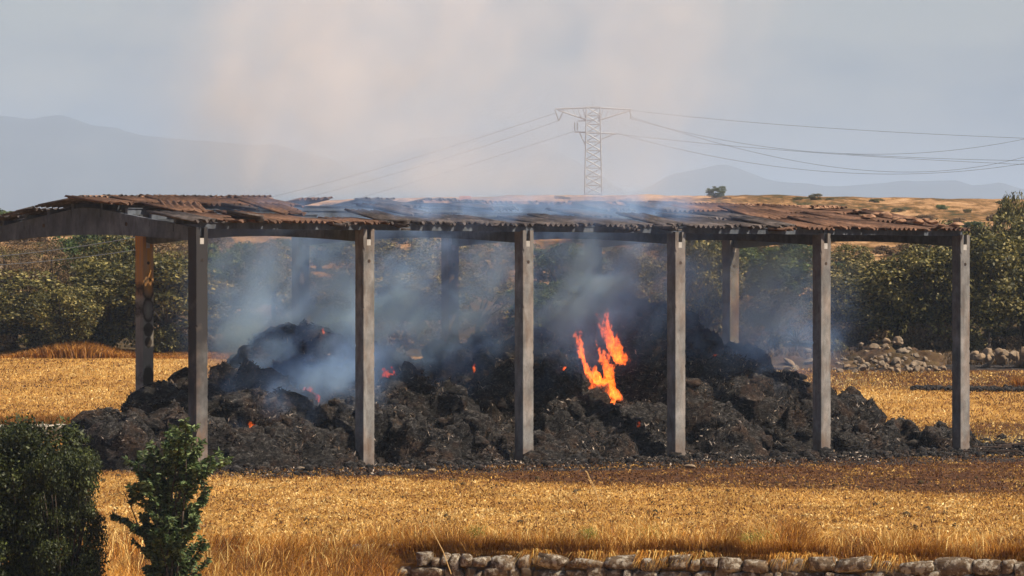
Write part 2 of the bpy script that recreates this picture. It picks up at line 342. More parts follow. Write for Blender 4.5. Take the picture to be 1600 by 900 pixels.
# ------------------------------------------------------------------ charred heaps
#            px   ytop  v   spread (top flat radius)
HEAPS = [
 ('tall smoking mound of charred straw between the first and second front posts', [(462,536,6.0,.6),(515,540,6.3,.7),(560,558,6.2,.5),(410,580,5.8,.3),(352,584,5.2,.22),(385,604,4.0,.5),(500,580,4.0,.6),(590,560,6,.3),(320,612,5.2,.4)]),
 ('low charred mound at the left end behind the leafy sapling', [(230,655,4.2,.5),(280,637,4.5,.7),(175,676,2.6,.5),(300,670,1.8,.6),(215,690,1.0,.8)]),
 ('brown charred lobe spilling forward left of the second front post', [(455,628,2.8,.45),(415,645,2.4,.5),(530,640,3.0,.9),(385,690,1.0,.7),(490,690,1.2,.6)]),
 ('rounded charred lobe just right of the second front post', [(640,592,3.6,.5),(672,600,3.2,.45),(612,612,3.6,.5),(700,668,1.6,.7),(640,680,1.3,.7),(745,705,.6,.4)]),
 ('broad charred mound beside the third front post', [(712,567,7.2,.4),(740,577,6.8,.3),(780,560,7.5,.6),(850,545,7.4,.9),(770,600,5,.8),(870,590,4.6,.7),(900,545,7,.4)]),
 ('highest burning mound with flames on its left flank', [(958,480,6.6,.35),(985,505,6.4,.4),(1035,505,6.4,.6),(1000,560,5.0,.6),(1035,600,3.4,.6),(1065,560,5.8,.4),(1000,662,1.8,.4)]),
 ('charred lobe in front of the flames right of the third post', [(885,606,3.6,.6),(862,655,2.2,.5),(930,672,1.8,.5),(850,690,.9,.7)]),
 ('charred mound with rounded tops right of the fourth front post', [(1115,564,6.6,.3),(1150,568,6.6,.3),(1098,585,5.4,.5),(1185,588,6.0,.4),(1150,610,4.0,.7),(1090,664,2.0,.5),(1210,615,4.6,.5),(1140,680,1.0,.7)]),
 ('low charred tail of the heap trailing past the fifth front post', [(1238,612,5.8,.3),(1262,626,5.2,.4),(1312,642,4.6,.35),(1340,658,3.8,.5),(1400,669,3.2,.5),(1450,678,2.5,.5),(1230,660,2.4,.8),(1340,690,1.0,.8),(1290,665,2.5,.5),(1480,688,1.2,.4)]),
]
def cone_pos(px, py, v):
    # ray through px meets the line of points at depth v behind the front row
    k = (px - 800) / F
    s = (k * (O[1] + Vv[1]*v) - O[0] - Vv[0]*v) / (U[0] - k * U[1])
    Yc = O[1] + U[1]*s + Vv[1]*v
    return s, v, CH - (py - HZ) / F * Yc
def heap_h(cones, s, v):
    h = np.full(s.shape, -9.0)
    for c in cones:
        cs, cvv, ch = cone_pos(*c[:3]); r = np.hypot(s - cs, (v - cvv) * .95)
        n = fbm(P3(s*.55, v*.55, ch), 3, 2); dd = np.maximum(r - c[3], 0)
        h = np.maximum(h, ch - dd * (1.22 + .7*(n-.5)) + .12 * dd * np.minimum(dd, 2.4) - .10 * (r < c[3]) * (r/c[3])**2 * ch * .3)
    return h
all_cones = [c for hp in HEAPS for c in hp[1]]
def skirt(s, v):
    e = np.minimum(np.minimum(sm(-7.5, -1, v), 1 - sm(9.5, 12, v)), np.minimum(sm(-3.5, 0, s), 1 - sm(26, 33, s)))
    return e * .22 - .10
def ico(level):
    import bmesh
    bm = bmesh.new(); bmesh.ops.create_icosphere(bm, subdivisions=level, radius=1)
    V = np.array([v.co[:] for v in bm.verts]); Fa = np.array([[v.index for v in f.verts] for f in bm.faces]); bm.free(); return V, Fa
ICO1, ICO2, ICO3 = ico(1), ico(2), ico(3)
def cut(V, seed, n=9, lo=.55, hi=.85):
    r_ = np.random.default_rng(int(seed)+77)
    for _ in range(n):
        d_ = r_.normal(size=3); d_ /= np.linalg.norm(d_); h_ = r_.uniform(lo, hi); e_ = V @ d_ - h_
        V = V - np.clip(e_, 0, None)[:, None] * d_
    return V
def rock(seed, w_, h_, d_, mat, name='boulder', am=.3):
    V = cut(ICO3[0].copy(), seed, 12) * (1 + (fbm(ICO3[0]*2.2 + seed*3.3, 3, seed) - .5)[:, None] * .22)
    V /= np.abs(V).max(0)
    return mesh_np(name, V * np.array([w_, d_, h_]) / 2, ICO3[1], mat)
def lumps(cent, rad, base, amp=.45, seed=0, freq=1.3, squash=.8):
    BV, BF = base; n = len(cent)
    ang = rng.random(n) * 6.283; ca, sa = np.cos(ang), np.sin(ang)
    sx = rng.uniform(.7, 1.35, (n, 3)); sx[:, 2] *= squash
    V = BV[None] * sx[:, None]
    off = rng.random((n, 1, 3)) * 60; N = (.55*fbm((BV[None] * freq + off).reshape(-1, 3), 2, seed, .6) + .45*fbm((BV[None] * freq*2.6 + off).reshape(-1, 3), 3, seed+1, .7, ridged=True)).reshape(n, -1, 1)
    V = V * (1 + (N - .5) * 2 * amp)
    V = np.stack([V[..., 0]*ca[:, None] - V[..., 1]*sa[:, None], V[..., 0]*sa[:, None] + V[..., 1]*ca[:, None], V[..., 2]], -1)
    V = V * np.asarray(rad)[:, None, None] + np.asarray(cent)[:, None]
    Fa = BF[None] + (np.arange(n) * len(BV))[:, None, None]
    return V.reshape(-1, 3), Fa.reshape(-1, 3)
def disp3(P, a=1.0):
    P = np.asarray(P)
    P = P + (np.stack([fbm(P*.9+9, 2, 61), fbm(P*.9+19, 2, 62), fbm(P*.9+29, 2, 63)], -1) - .5) * .9
    big = (fbm(P * .75, 2, 7, ridged=True) - .6) * 1.35 + (fbm(P * 1.6, 2, 8) - .5) * .5
    wv = (fbm(P * .8, 2, 71) - .5) * 3.0
    mid = (fbm(P * np.array([3.2, 3.2, 3.6]), 4, 13, .6, ridged=True) - .55) * .26 + (fbm(np.stack([P[:,0]*1.3, P[:,1]*1.3, P[:,2]*6.5 + wv], -1), 3, 15, .6, ridged=True) - .55) * .30
    fine = (fbm(P * 10, 3, 21, .7, ridged=True) - .5) * .15
    return (big + mid + fine) * a
flakeV = []; 
for hi, (lab, cones) in enumerate(HEAPS):
    C = np.array([cone_pos(*c[:3]) for c in cones]); ext = C[:, 2] / .62 + 1.2
    s0, s1 = (C[:, 0] - ext).min(), (C[:, 0] + ext).max(); v0, v1 = max((C[:, 1] - ext).min(), -6), min((C[:, 1] + ext).max(), 11.5)
    step = .055
    ss = np.arange(s0, s1, step); vv = np.arange(v0, v1, step); Sg, Vg = np.meshgrid(ss, vv)
    H = heap_h(cones, Sg, Vg)
    Xw = O[0] + U[0]*Sg + Vv[0]*Vg; Yw = O[1] + U[1]*Sg + Vv[1]*Vg
    gy, gx = np.gradient(H, step); nrm = np.stack([-(gx*U[0] + gy*Vv[0]), -(gx*U[1] + gy*Vv[1]), np.ones_like(H)], -1); nrm /= np.linalg.norm(nrm, axis=-1, keepdims=True)
    Pp = np.stack([Xw, Yw, H], -1); am = np.clip((H + .3) / .8, .15, 1)
    Dp = disp3(Pp.reshape(-1, 3)).reshape(H.shape) * am
    Pd = Pp + nrm * Dp[..., None]
    n = len(ss); keep = (H > -.25); idx = (np.arange(len(vv)-1)[:, None]*n + np.arange(n-1)[None])
    kf = (keep[:-1, :-1] & keep[1:, 1:] & keep[:-1, 1:] & keep[1:, :-1])
    q = idx[kf]; Fq = np.stack([q, q+1, q+n+1, q+n], 1); used = np.unique(Fq); rm = np.full(H.size, -1); rm[used] = np.arange(len(used))
    heap = link('charred_straw_heap', mesh_np('charred_straw_heap', Pd.reshape(-1, 3)[used], rm[Fq], M_char), label=lab, cat='straw heap', group='heaps of charred straw under the barn roof')
    # clods broken out of the mound
    area = kf.sum() * step * step; nl = int(area * 2.4)
    pick = rng.integers(0, len(used), nl); base = Pd.reshape(-1, 3)[used][pick]; rad = rng.gamma(2.0, .045, nl) + .035; rad = np.minimum(rad, .24)
    big = rad > .16
    Va, Fa = lumps(base[big], rad[big], ICO3, .8, 3, 1.5); Vb, Fb = lumps(base[~big], rad[~big], ICO2, .85, 5, 1.5)
    Vl = np.concatenate([Va, Vb]); Fl = np.concatenate([Fa, Fb + len(Va)])
    link('clods', mesh_np('clods', Vl, Fl, M_char), heap, kind='stuff')
    # loose ash and straw flakes on the surface
    nf = int(area * 620); pick = rng.integers(0, len(used), nf)
    fp = Pd.reshape(-1, 3)[used][pick]; kk = rng.random(nf) < np.clip((fbm(fp * .9, 3, 81) - .38) * 5, .04, 1)
    flakeV.append((heap, fp[kk], nrm.reshape(-1, 3)[used][pick][kk]))
def flakes(P, Nn, size, lo=.3, thin=(.15,.5)):
    n = len(P); a = rng.normal(size=(n, 3)); a /= np.linalg.norm(a, axis=1, keepdims=True); b = np.cross(a, rng.normal(size=(n, 3))); b /= np.linalg.norm(b, axis=1, keepdims=True)
    L = rng.uniform(lo, 1, n)[:, None] * size; W = L * rng.uniform(*thin, n)[:, None]
    P = P + Nn * .02
    V = np.stack([P - a*L/2, P + b*W/2, P + a*L/2, P - b*W/2], 1).reshape(-1, 3)
    return V, np.arange(n*4).reshape(-1, 4), np.repeat(rng.random(n) ** 1.5, 4)
for heap, P, Nn in flakeV:
    V, Fa, t = flakes(P, Nn, .20, .25, (.06,.3)); link('ash_flakes', mesh_np('ash_flakes', V, Fa, M_flake, t), heap, kind='stuff')
def H_all(X, Y):
    s, v = sv(np.asarray(X, float), np.asarray(Y, float)); return heap_h(all_cones, s, v)
def heap_hit(px, py):
    Ys = np.arange(132, 162, .05); k = (px-800)/F; zr = CH - (py-HZ)/F*Ys; h = H_all(k*Ys, Ys); w_ = np.where(h > zr)[0]
    return Ys[w_[0]] if len(w_) else 146.0
# rubble and ash litter round the heaps
n = 9000; s = rng.uniform(-4, 33, n); v = rng.uniform(-9, 11, n); e = skirt(s, v - .0)
k = e > rng.uniform(-.1, .14, n); s, v = s[k], v[k]; Xr = O[0] + U[0]*s + Vv[0]*v; Yr = O[1] + U[1]*s + Vv[1]*v
rad = rng.gamma(1.6, .022, len(s)) + .02
V, Fa = lumps(P3(Xr, Yr, ground_z(Xr, Yr) + rad*.4), rad, ICO1, .5, 9)
link('cinder_rubble', mesh_np('cinder_rubble', V, Fa, M_char), kind='stuff', label='loose charred lumps lying round the foot of the heaps')
n = 60000; s = rng.uniform(-4, 35, n); v = rng.uniform(-9.5, 11, n); k = skirt(s, v) > rng.uniform(-.1, .1, n); s, v = s[k], v[k]
Xr = O[0] + U[0]*s + Vv[0]*v; Yr = O[1] + U[1]*s + Vv[1]*v
V, Fa, t = flakes(P3(Xr, Yr, ground_z(Xr, Yr) + .01), P3(0*Xr, 0*Xr, 1+0*Xr), .13)
link('ash_litter', mesh_np('ash_litter', V, Fa, M_flake, np.clip(t*1.1, 0, 1)), kind='stuff', label='grey ash and scraps littering the ground in front of the barn')

# ------------------------------------------------------------------ the barn
barn = empty('open_barn', bw(0, 0), label='long open sided concrete barn with a fire damaged corrugated roof over burning straw', cat='barn')
barn.rotation_euler = (0, 0, TH)                 # local x runs along the front row, local y goes back
ZT = 6.02; PW = .355
def post_mesh(name, mat, notch=True):
    b = MB(); zs_ = np.arange(-.4, 5.601, .05); hw = PW/2; nz_ = len(zs_); rr = np.random.default_rng(len(name)+int(sum(map(ord, mat.name))))
    ch = .008 + .006*rr.random((nz_, 4)) + .035*(rr.random((nz_, 4)) > .955)*rr.random((nz_, 4)); ch[0] = ch[-1] = .006
    for i, z_ in enumerate(zs_):
        z_ = min(z_, 5.60)
        for j, (sx, sy) in enumerate(((-1,-1),(1,-1),(1,1),(-1,1))):
            c_ = ch[i, j]; a_ = (sx*hw, sy*(hw-c_), z_); d_ = (sx*(hw-c_), sy*hw, z_)
            b.v += [a_, d_] if sx*sy > 0 else [d_, a_]
        if i:
            n0 = (i-1)*8
            for j in range(8): b.f.append((n0+j, n0+(j+1)%8, n0+8+(j+1)%8, n0+8+j))
    b.f.append(tuple(range((nz_-1)*8, nz_*8)))
    pr = (PW-.125)/2
    for sgn in (-1, 1): b.box((sgn*(.125/2+pr/2), 0, 5.60+(ZT-5.60)/2), (pr, PW-.004, ZT-5.60))
    b.box((0, PW/2-.05, 5.60+(ZT-5.60)/2), (.125, .09, ZT-5.60-.01))
    return b.mesh(name, mat)
M_conc_black = concrete('blackened_concrete', 1.0, .4)
PM = {'s': post_mesh('post', M_conc_black), 'a': post_mesh('post', M_conc), 'b': post_mesh('post', M_conc_soot), 'c': post_mesh('post', M_conc_marks)}
pad_me = MB().box((0, -PW/2+.055, 5.60+.075), (.12, .10, .15)).mesh('bearing_pad', M_pad)
hole_me = MB().bar((0, -PW/2-.006, 5.20), (0, -PW/2+.03, 5.20), .045, k=12).mesh('bolt', M_timber)
def post(s, v, kind, back=False):
    o = link('post', PM[kind], barn); o.location = (s*BAY, v, 0)
    for me_, nm in ((pad_me, 'bearing_pad'), (hole_me, 'bolt')):
        c_ = link(nm, me_, o)
    return o
for i in range(6): post(i, 0, 's' if i == 0 else 'a')
for i in range(6):
    o = post(i, SPAN, 'c' if i == 1 else 'b')
# gable beams: shallow arched underside, pitched top
def beam_mesh():
    V = []; n = 36; th = .13; vs = np.linspace(.14, SPAN-.14, n)
    for v in vs:
        t = abs(v - SPAN/2) / (SPAN/2)
        top = 6.60 - (6.60-6.02) * min(t/.985, 1); top = top if t > .06 else 6.60 - (.0353) - .0*(t)
        bot = 5.88 - .20 * t**1.7 if t > .12 else 5.876
        if t > .955: bot = 5.76
        V += [(-th/2, v, bot), (th/2, v, bot), (th/2, v, top), (-th/2, v, top)]
    Fa = []
    for i in range(n-1):
        for k in range(4): a = i*4+k; b_ = i*4+(k+1)%4; Fa.append((a, b_, b_+4, a+4))
    Fa += [(0,3,2,1), tuple((n-1)*4+k for k in (0,1,2,3))]
    m_ = MB(); m_.v = V; m_.f = Fa
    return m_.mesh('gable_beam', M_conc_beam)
BMe = beam_mesh()
bh = MB().bar((-.075, 0, 0), (.0, 0, 0), .055, k=10).mesh('bolt_hole', M_timber)
for i in range(6):
    o = link('gable_beam', BMe, barn); o.location = (i*BAY, 0, 0)
    for vv_ in (3.0, 6.7):
        c_ = link('bolt_hole', bh, o); c_.location = (0, vv_, 6.13)
def roof_z(v): t = abs(v - SPAN/2) / (SPAN/2); return 6.79 - .60 * t
PUR = [-.02, 1.0, 2.05, 3.1, 4.2]; PUR = PUR + [SPAN - p for p in PUR]
clm = MB().box((0, 0, .0), (.16, .16, .20)).mesh('purlin_cleat', M_conc_beam)
for p in PUR:
    z_ = roof_z(p) - .125
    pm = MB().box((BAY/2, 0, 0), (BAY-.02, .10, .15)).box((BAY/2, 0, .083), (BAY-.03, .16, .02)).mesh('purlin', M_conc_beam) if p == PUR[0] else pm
    for i in range(5):
        if p in (2.05,) and i == 1: continue
        o = link('purlin', pm, barn); o.location = (i*BAY, p, z_)
    for i in range(6):
        c_ = link('purlin_cleat', clm, barn); c_.location = (i*BAY, p + .02, z_ - .17)
# corrugated sheets
def sheet_mesh(W=1.06, L=1.95, waves=6, ragged=0, seed=0, mat=None):
    r_ = random.Random(seed); n = waves*6; V = []; Fa = []
    def prof(i): return .044 * math.sin(i/6*2*math.pi)
    off0 = [0]*(n+1); off1 = [0]*(n+1)
    if ragged:
        a = 0
        for i in range(n+1):
            if r_.random() < .25: a = r_.uniform(0, ragged)
            off0[i] = a
        a = 0
        for i in range(n+1):
            if r_.random() < .2: a = r_.uniform(0, ragged*.8)
            off1[i] = a
    for i in range(n+1):
        x = -W/2 + W*i/n
        for y in (off0[i], L/2, L-off1[i]):
            V.append((x, y, prof(i) + .006)); V.append((x, y, prof(i) - .006))
    for i in range(n):
        a = i*6; b_ = a+6
        for j in (0, 2): Fa += [(a+j, b_+j, b_+j+2, a+j+2), (a+j+1, a+j+3, b_+j+3, b_+j+1)]
        Fa += [(a, a+1, b_+1, b_), (a+4, b_+4, b_+5, a+5)]
    Fa += [(0,2,3,1), (2,4,5,3)]; a = n*6; Fa += [(a,a+1,a+3,a+2), (a+2,a+3,a+5,a+4)]
    m_ = MB(); m_.v = V; m_.f = Fa; me_ = m_.mesh('roof_sheet', mat); me_.polygons.foreach_set('use_smooth', [True]*len(me_.polygons)); return me_
SH = {'r': [sheet_mesh(mat=M_sheet), sheet_mesh(ragged=.25, seed=1, mat=M_sheet), sheet_mesh(ragged=.7, seed=2, mat=M_sheet)],
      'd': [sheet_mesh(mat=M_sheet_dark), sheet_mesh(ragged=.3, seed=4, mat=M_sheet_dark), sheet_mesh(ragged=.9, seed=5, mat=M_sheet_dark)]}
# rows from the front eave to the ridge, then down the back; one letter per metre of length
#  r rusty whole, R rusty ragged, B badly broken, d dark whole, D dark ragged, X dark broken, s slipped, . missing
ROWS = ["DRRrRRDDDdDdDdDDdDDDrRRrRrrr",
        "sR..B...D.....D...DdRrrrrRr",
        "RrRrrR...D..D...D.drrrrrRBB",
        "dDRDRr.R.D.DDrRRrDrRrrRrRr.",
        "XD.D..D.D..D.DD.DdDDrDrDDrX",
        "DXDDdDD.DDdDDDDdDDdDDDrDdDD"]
LS = 1.80
for r_i, row in enumerate(ROWS):
    for ci, ch in enumerate(row):
        if ch == '.' or ci > 25: continue
        s_ = ci * 1.018 + .10; side = r_i < 3; k = r_i if side else 5 - r_i
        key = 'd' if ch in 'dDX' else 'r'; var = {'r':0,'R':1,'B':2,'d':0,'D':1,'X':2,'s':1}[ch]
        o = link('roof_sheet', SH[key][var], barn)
        v_ = -.42 + k * (LS - .04); slope = math.atan(.60 / (SPAN/2))
        z_ = roof_z(v_) + .015 + .022 * k + random.uniform(-.008, .014) + (.012 if ci % 2 else 0)
        jit = random.gauss(0, .02) if ch in 'rd' else random.gauss(0, .07)
        if side: o.location = (s_, v_, z_); o.rotation_euler = (slope + random.gauss(0, .012) + (0 if ch in 'rd' else random.gauss(0, .035)), random.gauss(0, .012), jit)
        else: o.location = (s_, SPAN - v_, z_); o.rotation_euler = (slope + random.gauss(0, .012), random.gauss(0, .01), math.pi + jit)
        if ch == 's': o.rotation_euler = (slope + .02, .05, -.5); o.location = (s_+.75, v_+.3, z_+.06)
# slipped and dangling pieces, as seen along the eave
for s_, v_, z_, rx, ry, rz, k in ((1.7,-.55,6.22,.0,.22,.7,1),(4.4,-.5,6.12,-.1,-.1,.25,1),(6.3,-.5,6.13,-.12,.35,.5,2),(9.4,-.45,6.18,-.1,-.2,.3,2),(13.6,-.6,6.10,-.2,.1,-.2,1),(15.2,-.6,6.12,-.15,.12,.3,1),(19.3,-.6,6.12,-.12,-.1,.35,0),(8.2,3.0,6.60,-.02,.05,.6,2),(12.3,2.9,6.60,-.02,-.05,-.5,2),(3.6,2.3,6.52,-.03,.06,.8,1)):
    o = link('roof_sheet', SH['d' if k else 'r'][max(k,1)], barn, label='slipped corrugated sheet'); o.location = (s_, v_, z_); o.rotation_euler = (rx+.15, ry, rz)
    o.scale = (.55, .5, 1)
# ridge capping pieces
capm = MB()
for k in range(7):
    a0 = math.pi*k/7; a1 = math.pi*(k+1)/7
for t0 in (0,):
    pts = [(.15*math.cos(math.pi*k/8), .085*math.sin(math.pi*k/8)) for k in range(9)]
    for k in range(8):
        n_ = len(capm.v)
        for (yy, zz) in (pts[k], pts[k+1]):
            for xx in (-.5, .5): capm.v += [(xx, yy, zz)]
        for (yy, zz) in (pts[k], pts[k+1]):
            for xx in (-.5, .5): capm.v += [(xx, yy*.88, zz*.85-.004)]
        capm.f += [(n_, n_+2, n_+3, n_+1), (n_+4, n_+5, n_+7, n_+6), (n_, n_+4, n_+6, n_+2), (n_+1, n_+3, n_+7, n_+5)]
cap_me = capm.mesh('ridge_cap', M_clay)
for ci in range(26):
    if ci in (6,7,8,9,10,12,15,16,21,23): continue
    o = link('ridge_cap', cap_me, barn); o.location = (ci*1.0+.3, SPAN/2 + random.gauss(0,.03), roof_z(SPAN/2) + .015 + random.uniform(0,.02)); o.rotation_euler = (random.gauss(0,.06), random.gauss(0,.02), random.gauss(0,.05))
# loose chunks lying on the right end of the roof
spots = [(1352,324,.16,'flat clay chunk lying on the ridge at the start of the rubble on the roof'),(1368,331,.18,'rounded clay lump just below the ridge near the right end of the roof'),(1340,327,.14,'small clay lump at the ridge left of the other rubble on the roof'),(1357,336,.22,'long dark chunk on the rusty sheets where the ridge ends'),(1384,333,.22,'dark rounded chunk in the middle of the rubble on the roof'),
 (1398,337,.12,'small dark lump between two larger chunks on the roof'),(1420,337,.16,'pale broken tile tilted up on the right slope of the roof'),(1434,343,.20,'brown lump left of the reddish lump near the right roof corner'),(1447,340,.15,'reddish rounded lump near the right roof corner'),(1456,344,.17,'orange brown lump second from the right roof corner'),(1495,349,.22,'brown chunk standing alone at the right roof corner'),(1408,341,.14,'flat tile scrap on the right roof slope'),(1470,350,.13,'small grey scrap right of the orange brown lump on the roof')]
for i, (px, py, r_, lb) in enumerate(spots):
    k = (px-800)/F; s_target = 26.1 - .15*(i % 3) if px > 1400 else 24.5
    # find v on the front slope for this column of the picture
    best = None
    for v_ in np.arange(-.3, 4.85, .05):
        for s_ in np.arange(21, 26.4, .15):
            p = bw(s_, v_, roof_z(v_)+.09); qx = 800 + F*p[0]/p[1]; qy = HZ - (p[2]-CH)*F/p[1]
            e_ = (qx-px)**2 + (qy-py-6)**2
            if best is None or e_ < best[0]: best = (e_, p)
    p = best[1]
    o = link('roof_rubble', rock(700+i, r_*random.uniform(1.5,2.6), r_*random.uniform(.6,1.1), r_*1.5, M_clay, 'roof_rubble'), label=lb, cat='rubble chunk', group='rubble lying on the right end of the roof'); o.location = (p[0], p[1], p[2]+r_*.25)

# ------------------------------------------------------------------ burnt boards by the last post
BD = [(-.3,.1,.07,1.9,.22,.1,'lowest wide charred board flat on the ground by the last front post'),(.25,.15,.13,1.7,.2,-.12,'charred board lying second in the pile by the last post'),(.1,0,.19,1.5,.2,.2,'charred board crossing the pile by the last post'),(.5,.1,.26,1.0,.3,.05,'short warped dark sheet on top of the board pile'),(-1.0,-.5,.05,1.6,.16,-.25,'single charred board lying apart, left of the board pile'),(1.5,.3,.05,1.5,.15,.1,'thin scorched board reaching out right from the pile')]
for i, (dx, dy, dz, L, W, rz, lb) in enumerate(BD):
    b_ = MB(); b_.box((0,0,0), (L, W, .035)); b_.box((L*.2, 0, .03), (L*.55, W*.7, .022))
    o = link('charred_board', b_.mesh('charred_board', M_timber, bevel=.006), label=lb, cat='board', group='charred boards by the last front post')
    p = bw(26.8, -1.6); o.location = (p[0]+dx, p[1]+dy*6, dz+.05); o.rotation_euler = (random.uniform(-.04,.04), random.uniform(-.09,.09), rz)

# ------------------------------------------------------------------ stone wall along the near edge
wall = empty('dry_stone_wall', (3.3, float(wall_y(3.3)), 0), label='dry stone wall of rough lichened blocks along the near edge of the field', cat='stone wall')
def block_mesh(seed, w_, h_, d_, mat, name='stone', am=.16):
    V, Fa = ICO3[0].copy(), ICO3[1]
    V = np.sign(V) * np.abs(V) ** .36; V = cut(V, seed, 10, .92, 1.25); V /= np.abs(V).max(0)
    V = V * (1 + (fbm(ICO3[0]*1.5 + seed*3.3, 3, seed) - .5)[:, None] * am * 2)
    return mesh_np(name, V * np.array([w_, d_, h_]) / 2, Fa, mat)
def block_lo(seed, w_, h_, d_, mat, name='stone', am=.16):
    V, Fa = ICO2[0].copy(), ICO2[1]
    V = np.sign(V) * np.abs(V) ** .45; V /= np.abs(V).max(0)
    V = V * (1 + (fbm(ICO2[0]*1.5 + seed*3.3, 3, seed) - .5)[:, None] * am * 2)
    return mesh_np(name, V * np.array([w_, d_, h_]) / 2, Fa, mat)
wu = Vector((1, -.3, 0)).normalized(); wang = math.atan2(-.3, 1); bi = 0
ztop = .02
for row in range(4):
    x = -1.95 + random.uniform(0, .2) + (.0 if row else .25)
    while x < 14:
        w_ = random.choice([.14,.2,.27,.34,.42,.56]) * (1.1 if row == 0 else 1); h_ = [.22, .25, .26, .30][row] * random.uniform(.82, 1.12)
        h_ *= random.choice([1,1,.8,1.15]) if row == 0 else 1; zc = ztop - [.12, .35, .60, .88][row] + random.uniform(-.04, .03)
        me_ = block_mesh(bi, w_*1.03, h_*1.05, .34, M_wall, am=.20)
        o = link('stone', me_, wall); bi += 1
        X0 = x + w_/2; Y0 = wall_y(X0) - .12 + random.uniform(-.04, .04)
        o.location = (X0 - 3.3, Y0 - wall_y(3.3), zc); o.rotation_euler = (random.gauss(0,.05), random.gauss(0,.06), wang + random.gauss(0,.12))
        x += w_ * .985
core = MB().box((1.2, -.36, -.72), (15.6, .10, 1.1), ((wu.x,wu.y,0),(-wu.y,wu.x,0),(0,0,1))).mesh('earth_core', M_ground)
link('earth_core', core, wall).location = (-1.5+1.45, .02, 0)
# low pale wall far left
lw = empty('low_stone_wall', (-14.5, 160, 0), label='low pale stone wall at the left edge of the field above the dark bush', cat='stone wall')
x = -19.0; i = 0
while x < -11.3:
    w_ = random.uniform(.35, .6)
    for row in range(3):
        o = link('stone', block_lo(900+i, w_*1.02, .22, .4, M_stone if row < 2 else M_pale), lw); i += 1
        o.location = (x + w_/2 + 14.5 + row*.07, random.uniform(-.03,.03), .10 + row*.2); o.rotation_euler = (0, random.gauss(0,.04), random.gauss(0,.05))
    x += w_
# half buried stones left of the wall end
for px, py, Y0, w_, h_, lb in ((575,858,92.8,.55,.14,'flat pale stone half buried in the grass, left of the wall'),(617,857,92.6,.42,.16,'pale stone in the grass nearest the wall end'),(660,856,93.0,.5,.12,'flat pale stone just behind the wall end'),(590,893,88.6,.22,.2,'round brown stone in the grass below the wall end')):
    p = wp(px, py, Y0); o = link('field_stone', block_lo(px, w_, h_, .3, M_pale), label=lb, cat='stone', group='stones in the grass left of the wall'); o.location = (p[0], p[1], ground_z(p[0], p[1])+h_*.4)

# ------------------------------------------------------------------ boulders behind the barn on the right
def boulder(px, py, Y0, w_, h_, lb, mat=M_stone, seed=0, tilt=0, grp='boulders of the tumbled stone heap at the field edge'):
    p = wp(px, py, Y0); me_ = rock(seed, w_, h_, w_*.8, mat)
    o = link('boulder', me_, label=lb, cat='boulder', group=grp); o.location = p; o.rotation_euler = (random.gauss(0,.1), tilt, random.uniform(-.6,.6)); return o
SLABS = [(1220,576,201,.95,.22,.05,'long low slab beside the ash, leftmost of the pale boulders'),(1234,566,203,.55,.22,.5,'tilted slab resting above the long low slab'),(1266,564,203,.5,.2,-.3,'pale slab just left of the fifth front post'),(1262,548,207,.3,.2,0,'small pale stone high up left of the fifth front post'),
 (1310,585,200,.55,.26,-.2,'low boulder just right of the fifth front post'),(1322,573,202,.35,.2,-.4,'tilted stone above the low boulder right of the fifth post'),(1348,578,201,.5,.36,-.3,'rounded brown boulder alone at the foot of the stone heap'),(1385,532,208,.36,.30,.2,'upright block near the top of the stone heap'),(1402,532,208,.42,.32,0,'squared block at the very top of the stone heap'),
 (1411,551,205,.62,.42,.3,'largest tilted boulder in the middle of the stone heap'),(1385,543,206,.4,.3,-.1,'rounded boulder left of the largest tilted one'),(1400,565,203,.4,.38,.7,'leaning boulder at the heart of the stone heap'),(1432,567,203,.5,.25,.1,'flat boulder low on the right of the stone heap'),(1374,560,204,.55,.34,0,'dull broad boulder in the left half of the stone heap'),(1365,542,206,.5,.32,.1,'blackened boulder at the upper left of the stone heap'),
 (1420,575,201,.5,.25,.05,'scorched low slab at the foot of the stone heap'),(1345,538,207,.25,.2,0,'small pale stone topping the left shoulder of the heap'),(1340,560,204,.3,.2,.2,'small stone halfway down the left side of the heap')]
for i, (px, py, Y0, w_, h_, tl, lb) in enumerate(SLABS): boulder(px, py, Y0, w_, h_, lb, M_stone, i+30, tl)
n = 0
while n < 190:
    px = random.gauss(1400, 78) if n < 150 else random.uniform(1180, 1500); t = random.random()
    Y0 = 199 + 9*t; X0 = (px-800)/F*Y0; bump_ = .75*math.exp(-((px-1398)/62)**2)*min(1, t*1.6)
    if not 1175 < px < 1500: continue
    sz = random.uniform(.10, .34); z_ = float(ground_z(X0, Y0)) + bump_ * random.random()
    me_ = rock(200+n % 14, 1, .7, .8, M_stone) if n < 14 else bm_[n % 14]
    if n < 14: bm_ = globals().get('bm_', []) + [me_] if n else [me_]
    o = link('boulder', me_, label=('small scorched stone in the tumbled heap ' if 1300 < px < 1500 else 'small scorched stone at the field edge ') + where(px), cat='boulder', group='small stones of the tumbled heap behind the barn'); o.location = (X0, Y0, z_ + sz*.2); o.scale = (sz,)*3; o.rotation_euler = (random.gauss(0,.4), random.gauss(0,.4), random.uniform(0,6)); n += 1
